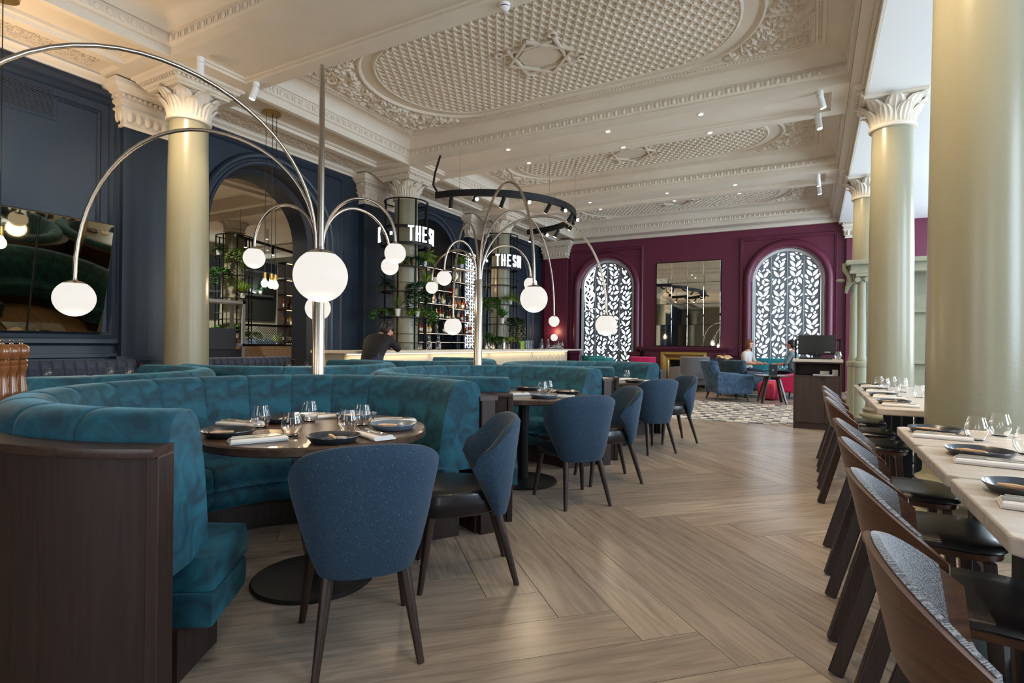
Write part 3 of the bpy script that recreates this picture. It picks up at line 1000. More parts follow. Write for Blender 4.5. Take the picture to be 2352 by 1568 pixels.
def smooth_prof(p, n=3, keep=()):
    out = []; m = len(p)
    for i in range(m):
        p0, p1, p2, p3 = p[i - 1], p[i], p[(i + 1) % m], p[(i + 2) % m]
        out.append(p1)
        if i in keep:
            for k in range(1, n):
                t = k / n
                out.append(tuple(.5 * ((2 * p1[c]) + (-p0[c] + p2[c]) * t + (2 * p0[c] - 5 * p1[c] + 4 * p2[c] - p3[c]) * t * t + (-p0[c] + 3 * p1[c] - 3 * p2[c] + p3[c]) * t ** 3) for c in (0, 1)))
    return out
BACK = smooth_prof(BACK, 3, range(1, 10))
SEATP = smooth_prof(SEATP, 3, range(0, 5))
def channel(prof, half, n=4, pinch=.012, name='back_channel', mats='teal_velvet'):
    """upholstered segment, pinched in at both seams"""
    rc = sum(p[0] for p in prof) / len(prof); zc = sum(p[1] for p in prof) / len(prof)
    mb = MB(); m = len(prof); st = []
    for k in range(n + 3):
        if k == 0: a, q = -half, pinch
        elif k == 1: a, q = -half + .007, pinch * .3
        elif k == n + 2: a, q = half, pinch
        elif k == n + 1: a, q = half - .007, pinch * .3
        else: a, q = -half + .03 + (2 * half - .06) * (k - 2) / max(1, n - 2), 0
        st.append((a, q))
    v = []; f = []
    for (a, q) in st:
        for (r, z) in prof:
            dr, dz = r - rc, z - zc
            l = sqrt(dr * dr + dz * dz) + 1e-6
            r2_, z2_ = r - dr / l * q, z - dz / l * q
            v.append((r2_ * cos(a), r2_ * sin(a), z2_))
    for k in range(len(st) - 1):
        for i in range(m):
            j = (i + 1) % m
            f.append((k * m + i, k * m + j, (k + 1) * m + j, (k + 1) * m + i))
    f.append(tuple(range(m))); f.append(tuple((len(st) - 1) * m + i for i in range(m)))
    mb.add(v, f)
    return mb.mesh(name, mats, smooth=radians(50))
def make_banquette(name, label, c, a0, a1, nch, nseat, lo=False, hi=False):
    t = thing(name, label, 'banquette', (c[0], c[1], 0), 0, 'curved teal velvet booths')
    h = (a1 - a0) / nch / 2
    key = ('ch', round(h, 4))
    if key not in MCACHE:
        MCACHE[key] = channel(BACK, h, 6, .007)
        EX = radians(4.2)
        MCACHE[('seat', round(h, 4))] = channel(SEATP, (a1 - a0 + 2 * EX) / nseat / 2, 8, .009, 'seat_cushion')
        e = -EX
        MCACHE[('skirt', round(h, 4))] = MB().arc(SKIRT, a0 + e, a1 - e, 60).mesh('seat_skirt', 'teal_velvet', radians(50))
        MCACHE[('pl', round(h, 4))] = MB().arc([(.72, .0), (.72, .185), (1.0, .185), (1.0, 0)], a0 + .03, a1 - .03, 50).mesh('plinth', 'dark_wood', radians(30))
        MCACHE[('sh', round(h, 4))] = MB().arc([(1.10, 0), (1.10, .405), (1.125, .405), (1.125, .83), (1.205, .83), (1.205, 0)], a0 + .02, a1 - .02, 60).mesh('outer_shell', 'dark_wood', radians(30))
        MCACHE[('le', round(h, 4))] = MB().arc([(1.115, .825), (1.115, .852), (1.235, .852), (1.238, .84), (1.235, .825)], a0 - .01, a1 + .01, 64).mesh('ledge', 'dark_wood_h', radians(30))
    k_ = round(h, 4)
    for k in range(nch):
        mobj('back_channel', MCACHE[key], t, rot=(0, 0, a0 + h * (2 * k + 1)))
    EX = radians(4.2)
    hs = (a1 - a0 + 2 * EX) / nseat / 2
    for k in range(nseat):
        mobj('seat_cushion', MCACHE[('seat', k_)], t, rot=(0, 0, a0 - EX + hs * (2 * k + 1)))
    for q, nm in (('skirt', 'seat_skirt'), ('pl', 'plinth'), ('sh', 'outer_shell'), ('le', 'ledge')):
        me = MCACHE[(q, k_)]
        if q in ('sh', 'le') and (lo or hi):
            # neighbouring booths stand back to back: the timber is cut straight where they meet
            ck = (q, k_, lo, hi)
            if ck not in MCACHE:
                m2 = me.copy()
                for vt in m2.vertices:
                    if hi and vt.co.y > 1.1235: vt.co.y = 1.1235
                    if lo and vt.co.y < -1.1235: vt.co.y = -1.1235
                MCACHE[ck] = m2
            me = MCACHE[ck]
        mobj(nm, me, t)
    for (a, s_) in ((a0, -1), (a1, 1)):
        # wooden end post closing the shell
        mb = MB(); d = Vector((cos(a), sin(a), 0)); n = Vector((-sin(a), cos(a), 0)) * s_
        p = [d * 1.122 - n * .02, d * 1.215 - n * .02, d * 1.215 + n * .018, d * 1.122 + n * .018]
        mb.prism([(q.x, q.y) for q in p], 0, .825)
        mb.build('end_post', 'dark_wood', t, bevel=.004)
    return t
MCACHE = {}
A_OP = radians(56.8)
B1 = make_banquette('curved_banquette', 'nearest teal velvet curved booth, big in the left foreground', BC, A_OP, 2 * pi - A_OP, 15, 6, False, True)
make_banquette('curved_banquette', 'teal velvet curved booth second from the camera in the aisle row', (BC[0], BC[1] + PITCH), A_OP, 2 * pi - A_OP, 15, 6, True, True)
make_banquette('curved_banquette', 'farthest teal velvet curved booth of the aisle row, near the armchairs', (BC[0], BC[1] + 2 * PITCH), A_OP, 2 * pi - A_OP, 15, 6, True, False)
AL = radians(116)
LX = -5.08
for k, lb in enumerate(('teal curved booth behind the nearest booth, opening towards the blue wall',
                        'teal curved booth beyond the first lamp pole, opening towards the arch',
                        'teal curved booth farthest along, opening towards the bar',)):
    make_banquette('curved_banquette', lb, (LX, 1.955 + PITCH * k), -AL, AL, 13, 5, k > 0, k < 2)

# ================================================================ round tables
def round_table(x, y, label, r=.545):
    t = thing('round_table', label, 'table', (x, y, 0), 0, 'round dining tables in the booths')
    MB().lathe([(0, .708), (r - .012, .708), (r, .715), (r, .742), (r - .008, .75), (0, .75)], 64).build('table_top', 'table_wood', t, smooth=SM)
    MB().lathe([(.045, .03), (.045, .66), (.16, .69), (.16, .708)], 24).build('pedestal', 'black_metal', t, smooth=SM)
    MB().lathe([(.29, 0), (.295, .008), (.285, .018), (.06, .03), (0, .03)], 48).build('base_plate', 'black_metal', t, smooth=SM)
    return t
TX, TY = -2.18, 1.94
TABS = [round_table(TX, TY, 'nearest round dark wood table, laid for five'),
        round_table(TX, TY + PITCH, 'round dark wood table in the second booth, laid with glasses and plates'),
        round_table(TX, TY + 2 * PITCH, 'round dark wood table in the farthest aisle booth')]
LT = round_table(LX - .22, 1.95, 'dark round table behind the nearest booth, towards the blue wall')

# ================================================================ table ware
def glass_mesh():
    o = [(0, .002), (.024, .0), (.03, .004), (.043, .03), (.0465, .05), (.044, .072), (.036, .098), (.0325, .112)]
    i = [(.0315, .112), (.0348, .098), (.0427, .072), (.0452, .05), (.0415, .031), (.028, .010), (0, .008)]
    return MB().lathe(o + i, 28, cap=False).mesh('tumbler', 'glass', SM)
def plate_mesh(nm, m):
    return MB().lathe([(0, .003), (.06, .0), (.092, .003), (.108, .022), (.112, .025), (.1125, .0225), (.111, .020), (.095, .0), (.09, -.003), (0, -.003)], 40, c=(0, 0, .004)).mesh(nm, m, SM)
GL = glass_mesh(); PL = plate_mesh('plate', 'plate'); PLB = plate_mesh('plate_blue', 'plate_blue')
def napkin_mesh():
    mb = MB()
    for k in range(3):
        d = .004 * k
        mb.box(-.115 + d, .115 - d * .5, -.05 + d, .05 - d * 1.6, .001 + .006 * k, .0065 + .006 * k)
    mb.tube([(-.112, -.046, .010), (.112, -.046, .010)], .009, 8)
    return mb.mesh('napkin', 'linen')
NAP = napkin_mesh()
mat('cutlery', rgb(205, 200, 190), 0.18, 1.0)
def fork_mesh():
    mb = MB()
    mb.tube([(-.1, 0, .003), (-.04, 0, .005), (.02, 0, .004), (.05, 0, .003)], [.006, .0035, .003, .004], 6)
    mb.prism([(.05, -.004), (.06, -.011), (.075, -.012), (.075, .012), (.06, .011), (.05, .004)], .001, .0035)
    for k in range(4): mb.box(.075, .105, -.0118 + k * .0066, -.0085 + k * .0066, .001, .0035)
    return mb.mesh('fork', 'cutlery')
def knife_mesh():
    mb = MB()
    mb.tube([(-.11, 0, .003), (-.02, 0, .004)], [.0065, .005], 6)
    mb.prism([(-.02, -.006), (.09, -.008), (.11, .002), (.1, .007), (-.02, .006)], .001, .0032)
    return mb.mesh('knife', 'cutlery')
def bknife(parent, loc, rot):
    k = mobj('knife_handle', BKH, parent, loc, (0, 0, rot)); mobj('blade', BKB, k)
    return k
BKH = MB().tube([(-.095, 0, .008), (-.06, 0, .008), (0, 0, .008)], [.005, .0085, .006], 8).mesh('knife_handle', 'wood_handle', SM)
BKB = MB().prism([(0, -.005), (.075, -.007), (.085, 0), (.075, .006), (0, .005)], .006, .009).mesh('blade', 'cutlery')
FK = fork_mesh(); KN = knife_mesh()

def put_glass(x, y, z, label, group='stemless tumblers'):
    o = mobj('tumbler', GL, None, (x, y, z)); tag(o, label, 'glass', group); return o
def put_plate(x, y, z, rot, label, blue=False, knife=True, group='side plates'):
    t = thing('side_plate', label, 'plate', (x, y, z), rot, group)
    mobj('plate', PLB if blue else PL, t)
    b = thing('butter_knife', 'butter knife on the ' + label, 'knife', (x, y, z + .009), rot, 'butter knives on plates')
    k = mobj('handle', BKH, b); mobj('blade', BKB, b)
    k.location = (0.02, 0, 0)
    b.children[1].location = (0.02, 0, 0)
    return t
def put_napkin(x, y, z, rot, label, cut=True, group='folded napkins'):
    o = mobj('napkin', NAP, None, (x, y, z), (0, 0, rot)); tag(o, label, 'napkin', group)
    if cut:
        f = mobj('fork', FK, None, (x, y, z), (0, 0, rot))
        f.location = (x - .012 * sin(rot), y + .012 * cos(rot), z + .0195)
        tag(f, 'fork on the ' + label, 'fork', 'forks on napkins')
        n = mobj('knife', KN, None, (x, y, z), (0, 0, rot + .06))
        n.location = (x + .014 * sin(rot), y - .014 * cos(rot), z + .0195)
        tag(n, 'knife on the ' + label, 'knife', 'knives on napkins')
ZT = .7505
# ---- settings on the nearest round table
for (x, y, lb) in ((-2.398, 1.792, 'clear tumbler left of centre on the nearest round table, by the folded napkin'),
                   (-2.062, 1.70, 'clear tumbler at the front of the nearest round table'),
                   (-2.37, 2.068, 'clear tumbler at the back of the nearest round table, before a napkin'),
                   (-1.924, 1.904, 'clear tumbler behind the black plate on the nearest round table'),
                   (-2.023, 2.104, 'rightmost clear tumbler on the nearest round table')):
    put_glass(x, y, ZT, lb)
put_plate(-2.315, 1.565, ZT, .9, 'dark plate at the left front of the nearest round table')
put_plate(-2.48, 1.985, ZT, 2.2, 'dark plate at the back left of the nearest round table')
put_plate(-1.815, 1.715, ZT, -.5, 'black glossy plate at the right front of the nearest round table')
put_plate(-1.835, 2.12, ZT, .4, 'blue grey plate at the right of the nearest round table', True)
put_plate(-2.26, 2.30, ZT, 1.2, 'blue grey plate at the far side of the nearest round table', True)
put_napkin(-2.55, 1.79, ZT, .15, 'folded white napkin at the left of the nearest round table')
put_napkin(-2.085, 1.545, ZT, 1.10, 'folded white napkin at the front of the nearest round table')
put_napkin(-2.46, 2.19, ZT, 1.0, 'rolled white napkin at the back of the nearest round table')
put_napkin(-1.75, 1.89, ZT, -.35, 'folded white napkin beside the black plate on the nearest round table')
put_napkin(-1.98, 2.29, ZT, .9, 'folded white napkin behind the blue grey plate on the nearest round table')
# ---- second and third tables
put_glass(-2.013, 4.214, ZT, 'left tumbler of the close pair on the second round table')
put_glass(-2.03, 4.36, ZT, 'right tumbler of the close pair on the second round table')
put_plate(-1.892, 3.985, ZT, .5, 'dark plate at the front of the second round table', True)
put_plate(-2.35, 4.58, ZT, 1.5, 'dark plate at the far side of the second round table')
put_plate(-1.875, 4.42, ZT, 0, 'dark plate at the right of the second round table')
put_napkin(-1.80, 4.10, ZT, .2, 'folded napkin at the front of the second round table')
put_napkin(-1.95, 4.545, ZT, .5, 'folded napkin behind the right plate of the second round table')
put_napkin(-2.18, 4.05, ZT, .9, 'folded napkin beside the booth on the second round table')
put_glass(-2.09, 6.86, ZT, 'small tumbler on the farthest round table')
put_plate(-1.80, 6.20, ZT, 0, 'dark plate on the farthest round table')
put_napkin(-1.80, 6.44, ZT, .3, 'folded napkin on the farthest round table')
put_napkin(-2.0, 6.62, ZT, .6, 'second folded napkin on the farthest round table, by the tumbler')

# ---- blue upholstered tub chairs
def tub_chair():
    t = thing('tub_chair', '', 'chair', (0, 0, 0), 0, 'blue tweed tub chairs')
    N_U, N_V = 22, 8
    def plan(u, v):
        """u -1..1 round the back, v 0..1 up; returns point and outward normal in plan"""
        wid = .186 + .086 * v                 # half width grows upwards
        dep = .205 + .06 * v
        am = radians(58 + 46 * v if v <= .7 else 90.2 - 24 * ((v - .7) / .3) ** 2)
        a = u * am
        x = wid * (abs(sin(a)) ** .74) * (1 if a > 0 else -1)
        y = -dep * (abs(cos(a)) ** .62) * (1 if cos(a) > 0 else -1)
        return x, y
    def top(u):
        a = abs(u)
        z = .815 - .06 * a ** 2
        if a > .7: z -= .05 * ((a - .7) / .3) ** 2
        return z
    def bot(u):
        return .328 + .012 * abs(u) ** 2.5
    def P(u, v, off):
        x, y = plan(u, v); e = .01
        x1, y1 = plan(u + e, v); x0, y0 = plan(u - e, v)
        tx_, ty_ = x1 - x0, y1 - y0; l = sqrt(tx_ * tx_ + ty_ * ty_)
        nx, ny = ty_ / l, -tx_ / l
        z = bot(u) + (top(u) - bot(u)) * v
        return (x + nx * off, y + ny * off, z)
    rows = []
    T = .028
    # closed section: outer face up, rounded rim, inner face down
    sec = [(0.0, -.6 * T), (0.0, T * .7)] + [(v / 6, T) for v in range(1, 6)] + [(.965, T * .9), (.995, T * .45), (1.005, 0), (.995, -T * .5), (.965, -T * .95)] + [(v / 6, -T) for v in range(5, 0, -1)]
    mb = MB(); v = []; f = []
    nu = 30
    for i in range(nu + 1):
        u = -1 + 2 * i / nu
        for (vv, off) in sec:
            k = 1.0 if 1 < i < nu - 1 else (.75 if i in (1, nu - 1) else .35)
            v.append(P(u, vv, off * k))
    m = len(sec)
    for i in range(nu):
        for j in range(m):
            j2 = (j + 1) % m
            f.append((i * m + j, i * m + j2, (i + 1) * m + j2, (i + 1) * m + j))
    f.append(tuple(range(m))); f.append(tuple(nu * m + j for j in range(m)))
    mb.add(v, f)
    mb.build('backrest', 'blue_tweed', t, smooth=radians(60))
    # seat: soft leather cushion with a welt
    mb = MB()
    def ring(s_, z):
        p = []
        for k in range(32):
            a = 2 * pi * k / 32
            c_, s2 = cos(a), sin(a)
            ex = 0.55
            x = .235 * s_ * (abs(c_) ** ex) * (1 if c_ > 0 else -1)
            y = .235 * s_ * (abs(s2) ** ex) * (1 if s2 > 0 else -1) + .035
            if y < .06: x *= 1 - .30 * min(1, (.06 - y) / .24)
            p.append((x, y, z))
        return p
    rings = [ring(.86, .345), ring(.95, .36), ring(.97, .40), ring(.985, .412), ring(.975, .42), ring(.97, .45), ring(.93, .468), ring(.7, .478), ring(.3, .482)]
    v = [q for r_ in rings for q in r_]; f = []
    for i in range(len(rings) - 1):
        for k in range(32):
            f.append((i * 32 + k, i * 32 + (k + 1) % 32, (i + 1) * 32 + (k + 1) % 32, (i + 1) * 32 + k))
    f.append(tuple(range(32))); f.append(tuple((len(rings) - 1) * 32 + k for k in range(32)))
    mb.add(v, f).build('seat', 'leather', t, smooth=radians(60))
    for (x0, y0, x1, y1) in ((-.13, -.15, -.185, -.255), (.13, -.15, .185, -.255), (-.17, .16, -.215, .215), (.17, .16, .215, .215)):
        MB().tube([(x0, y0, .40), (x0 + (x1 - x0) * .1, y0 + (y1 - y0) * .1, .35), (x1, y1, 0.0)], [.024, .024, .0135], 14).build('leg', 'leg_wood', t, smooth=SM)
    return t
tc0 = tub_chair()
def tubs():
    for k, (cx, cy, rz, lb) in enumerate((
            (-1.575, 1.64, 50.9, 'large blue tweed tub chair in the centre foreground, seen from behind'),
            (-1.58, 2.36, 129.5, 'blue tweed tub chair at the right of the nearest round table, by the booth end'),
            (-1.61, 3.90, 50.9, 'blue tweed tub chair with its back to us at the second round table'),
            (-1.585, 4.62, 129.5, 'blue tweed tub chair turned sideways at the second round table'),
            (-1.625, 6.16, 50.9, 'blue tweed tub chair with its back to us at the farthest round table'),
            (-1.54, 6.90, 129.5, 'farthest blue tweed tub chair, turned sideways by the mosaic floor'))):
        if k == 0:
            tc0.location = (cx, cy, 0); tc0.rotation_euler = (0, 0, radians(rz)); tc0['label'] = lb
        else: dup(tc0, (cx, cy, 0), radians(rz), lb)
tubs()

# ================================================================ pale tables on the right
def pale_table(y0, y1, label):
    t = thing('pale_table', label, 'table', (0.40, (y0 + y1) / 2, 0), 0, 'pale wooden tables along the columns')
    h = (y1 - y0) / 2
    c = .03
    MB().prism([(c, -h), (1.1, -h), (1.1, h), (c, h), (0, h - c), (0, -h + c)], .705, .75).build('table_top', 'pale_top', t, bevel=.006)
    MB().box(.26, .33, -.05, .05, .02, .705).build('leg', 'black_metal', t)
    MB().box(.86, .93, -.05, .05, .02, .705).build('leg', 'black_metal', t)
    MB().box(.08, 1.05, -.22, .22, 0, .018).build('base_plate', 'black_metal', t, bevel=.004)
    MB().box(.16, 1.0, -.06, .06, .69, .705).build('bearer', 'black_metal', t)
    return t
PT = []
for (a, b, lb) in ((1.64, 2.325, 'nearest pale wooden table at the right edge with a plate and napkin'),
                   (2.345, 3.005, 'pale wooden table second from the camera on the right'),
                   (3.025, 3.67, 'pale wooden table third from the camera, beside the big column'),
                   (4.66, 5.31, 'pale wooden table just beyond the big column'),
                   (5.34, 6.02, 'pale wooden table second beyond the big column'),
                   (6.05, 6.73, 'pale wooden table third beyond the big column'),
                   (6.76, 7.44, 'farthest pale wooden table before the second column')):
    PT.append(pale_table(a, b, lb))
for (x, y, lb) in ((.666, 3.289, 'left tumbler on the table beside the big column'), (.803, 3.519, 'right tumbler on the table beside the big column'),
                   (.765, 2.97, 'tumbler cut by the right edge on the second pale table'),
                   (.65, 6.887, 'tumbler on the farthest pale table, left one'), (.632, 7.30, 'tumbler at the far left of the farthest pale table'),
                   (.76, 7.36, 'tumbler at the back of the farthest pale table'), (.83, 7.1, 'tumbler towards the second column on the farthest pale table'),
                   (.752, 6.456, 'tumbler on the third table beyond the column'), (.80, 5.85, 'tumbler on the second table beyond the column'),
                   (.78, 5.1, 'tumbler on the first table beyond the column')):
    put_glass(x, y, ZT, lb)
for (px, py, pn, lb) in ((.54, 3.48, -.14, 'third pale table, beside the big column'), (.585, 2.83, -.14, 'second pale table from the camera'),
                         (.565, 2.16, -.14, 'nearest pale table at the right edge')):
    put_plate(px, py, ZT, -.35, 'dark plate on the ' + lb)
    put_napkin(px + .0, py - .19, ZT, -.12, 'folded white napkin on the ' + lb)
for (py, lb) in ((5.1, 'first table beyond the column'), (5.82, 'second table beyond the column'), (6.52, 'third table beyond the column'), (7.24, 'farthest pale table')):
    put_plate(.54, py, ZT, -.2, 'dark plate on the ' + lb)
    put_napkin(.56, py - .19, ZT, -.1, 'folded white napkin on the ' + lb)

# ---- bentwood chairs with felt backs
def bent_chair():
    t = thing('bentwood_chair', '', 'chair', (0, 0, 0), 0, 'bentwood chairs with felt backs')
    # local: +y forward (towards the table)
    def plan(u):
        a = u * radians(72)
        return .272 * sin(a), -.012 - .222 * cos(a)
    def top(u):
        a = abs(u)
        return .787 - .165 * a ** 1.7
    def bot(u):
        a = abs(u)
        return .57 - .075 * a ** 2
    def P(u, v, off, lean=.05):
        x, y = plan(u); e = .01
        x1, y1 = plan(u + e); x0, y0 = plan(u - e)
        l = sqrt((x1 - x0) ** 2 + (y1 - y0) ** 2); nx, ny = (y1 - y0) / l, -(x1 - x0) / l
        z = bot(u) + (top(u) - bot(u)) * v
        k = (z - .5) * .22
        return (x + nx * (off + k), y + ny * (off + k), z)
    def shell(off0, off1, us, vs_, name, m):
        mb = MB(); nu, nv = 32, 6
        g = lambda i, j, off: P(us[0] + (us[1] - us[0]) * i / nu, vs_[0] + (vs_[1] - vs_[0]) * j / nv, off)
        v = [g(i, j, off1) for j in range(nv + 1) for i in range(nu + 1)] + [g(i, j, off0) for j in range(nv + 1) for i in range(nu + 1)]
        w = nu + 1; B = w * (nv + 1); f = []
        for j in range(nv):
            for i in range(nu):
                q = (j * w + i, j * w + i + 1, (j + 1) * w + i + 1, (j + 1) * w + i)
                f.append(q); f.append(tuple(B + k for k in reversed(q)))
        for i in range(nu):
            f.append((i, B + i, B + i + 1, i + 1)); k = nv * w + i; f.append((k, k + 1, B + k + 1, B + k))
        for j in range(nv):
            k = j * w; f.append((k, k + w, B + k + w, B + k)); k = j * w + nu; f.append((k, B + k, B + k + w, k + w))
        mb.add(v, f)
        o = mb.build(name, m, t, smooth=radians(50))
        uv = o.data.uv_layers.new(name='weave')
        for lp in o.data.loops:
            k = lp.vertex_index % B; i, j = k % w, k // w
            u_ = us[0] + (us[1] - us[0]) * i / nu
            uv.data[lp.index].uv = (u_ * .36, o.data.vertices[lp.vertex_index].co.z)
        return o
    shell(0, .014, (-1, 1), (0, 1), 'backrest', 'walnut')
    shell(-.016, -.0005, (-.8, .8), (.04, 1.014), 'felt_pad', 'felt')
    # seat
    mb = MB()
    def ring(s_, z):
        p = []
        for k in range(28):
            a = 2 * pi * k / 28; c_, s2 = cos(a), sin(a)
            p.append((.225 * s_ * abs(c_) ** .5 * (1 if c_ > 0 else -1) * (1 if s2 > 0 else .9), .215 * s_ * abs(s2) ** .55 * (1 if s2 > 0 else -1) + .02, z))
        return p
    def solid(rings, name, m):
        mb = MB(); v = [q for r_ in rings for q in r_]; f = []
        for i in range(len(rings) - 1):
            for k in range(28): f.append((i * 28 + k, i * 28 + (k + 1) % 28, (i + 1) * 28 + (k + 1) % 28, (i + 1) * 28 + k))
        f.append(tuple(range(28))); f.append(tuple((len(rings) - 1) * 28 + k for k in range(28)))
        mb.add(v, f).build(name, m, t, smooth=radians(50))
    solid([ring(.96, .405), ring(.97, .43)], 'seat_frame', 'walnut')
    solid([ring(.99, .43), ring(1.02, .438), ring(1.0, .452), ring(.93, .462), ring(.5, .466)], 'seat', 'leather')
    for s_ in (-1, 1):
        MB().bar((s_ * .192, -.165, .585), (s_ * .226, -.325, 0.004), .028, .05).build('rear_leg', 'leg_wood', t, bevel=.004)
        MB().bar((s_ * .195, .16, .405), (s_ * .21, .185, 0.004), .04, .05).build('front_leg', 'leg_wood', t, bevel=.004)
    for s_ in (-1, 1): MB().bar((s_ * .252, -.10, .505), (s_ * .205, -.06, .42), .045, .016).build('arm_support', 'walnut', t, bevel=.003)
    MB().bar((-.18, .16, .39), (.18, .16, .39), .03, .04).build('rail', 'leg_wood', t)
    return t
bc0 = bent_chair()
for k, (y, lb) in enumerate(((1.36, 'bentwood chair with grey felt back at the bottom right corner'),
                             (2.08, 'bentwood chair with grey felt back, second from the camera'),
                             (2.79, 'bentwood chair with grey felt back, third from the camera'),
                             (3.52, 'bentwood chair with grey felt back, last of the near group, by the big column'),
                             (5.00, 'bentwood chair just beyond the gap, nearest of the far group'),
                             (5.70, 'bentwood chair in the middle of the far group by the desk'),
                             (6.40, 'bentwood chair farthest along the row, before the host desk'))):
    x = .405 if k < 4 else .38
    if k == 0:
        bc0.location = (x, y, 0); bc0.rotation_euler = (0, 0, -pi / 2); bc0['label'] = lb
    else: dup(bc0, (x, y, 0), -pi / 2, lb)
# ================================================================ arc lamps
FWD = Vector((-sin(radians(28.766)), cos(radians(28.766)))); RGT = Vector((cos(radians(28.766)), sin(radians(28.766))))
def wpos(lat, dep):
    p = RGT * lat + FWD * dep
    return p
def globe_parts(parent, p, D, m='globe'):
    r = D / 2
    prof = []
    for k in range(21):
        t = -pi / 2 + (pi / 2 + 0.98) * k / 20
        prof.append((r * cos(t), r * sin(t)))
    g = MB().lathe([(max(a, 0.0001), b) for a, b in prof] + [(.0001, prof[-1][1])], 48, c=(0, 0, 0)).build('globe', m, parent, smooth=radians(60), loc=p)
    zc = r * sin(.98)
    MB().lathe([(r * cos(.98) + .002, zc), (r * cos(.98) * .7, zc + r * .12), (.018, zc + r * .18), (.016, zc + r * .3), (.0001, zc + r * .3)], 24, c=(0, 0, 0)).build('globe_cap', 'steel', parent, smooth=SM, loc=p)
    return zc + r * .2
def arc_lamp(label, base, arms, label_top=1.9, power=9):
    t = thing('arc_lamp', label, 'floor lamp', (base[0], base[1], 0), 0, 'tall multi-arm arc lamps')
    MB().lathe([(.2, 0), (.2, .015), (.06, .02), (.047, .03), (.047, label_top), (.042, label_top + .01), (.0001, label_top + .01)], 28).build('pole', 'steel', t, smooth=SM)
    n = len(arms)
    for k, (lat, dep, gz, D, peak, tr) in enumerate(arms):
        p = wpos(lat, dep) - Vector(base)
        d = p.normalized(); reach = p.length
        zc = globe_parts(t, (p.x, p.y, gz), D)
        st = Vector((d.x * .026, d.y * .026))
        # rises straight, then an elliptical sweep out and down to the globe
        pts = [(st.x, st.y, label_top - .25), (st.x, st.y, label_top)]
        z0 = label_top; z1 = gz + zc + .0
        m = 30
        for i in range(1, m + 1):
            a = pi * i / m
            q = (1 - cos(a)) / 2
            r_ = .026 + (reach - .026) * (q ** 1.0)
            zb = z0 + (z1 - z0) * q
            # two quarter ellipses with their own heights
            h = (peak - z0) if a < pi / 2 else (peak - z1)
            z = (z0 if a < pi / 2 else z1) + h * sin(a) ** .92
            pts.append((d.x * r_, d.y * r_, z))
        MB().tube(pts, tr, 10).build('arm', 'steel', t, smooth=SM)
        L = bpy.data.lights.new('globe_glow', 'POINT'); L.energy = power * (D / .26) ** 2; L.color = (1.0, .78, .52); L.shadow_soft_size = D / 2
        lo = bpy.data.objects.new('globe_glow', L); COL.objects.link(lo); lo.parent = t; lo.location = (p.x, p.y, gz - D * .5 - .03)
    return t
# arms: lateral, depth (camera-independent plan positions), globe height, globe size, height of the bend, tube radius
arc_lamp('nearest tall steel arc lamp with white globes behind the nearest booth', (-3.43, 3.07), (
    (-.936, 2.68, 1.50, .255, 2.86, .0135),
    (-3.13, 3.93, 1.47, .255, 2.76, .0135),
    (-2.92, 2.62, 1.55, .255, 2.95, .0135),
    (-1.98, 5.6, 1.52, .25, 2.77, .0135),
    (-2.06, 4.38, 1.84, .165, 2.26, .012),
    (-.925, 4.32, 1.88, .165, 2.31, .012),
    (-1.10, 4.92, 1.86, .155, 2.30, .012)), 1.90)
arc_lamp('second steel arc lamp with white globes in front of the bar', (-3.37, 5.33), (
    (.195, 5.0, 1.59, .25, 2.82, .0135),
    (1.10, 6.44, 1.41, .25, 2.66, .0135),
    (-.85, 7.9, 1.42, .25, 2.72, .0135),
    (.60, 7.9, 1.51, .155, 2.88, .0125),
    (-.76, 6.10, 1.90, .165, 2.33, .012),
    (-1.02, 6.95, 1.88, .155, 2.30, .012),
    (.215, 6.6, 1.90, .16, 2.33, .012)), 1.90)
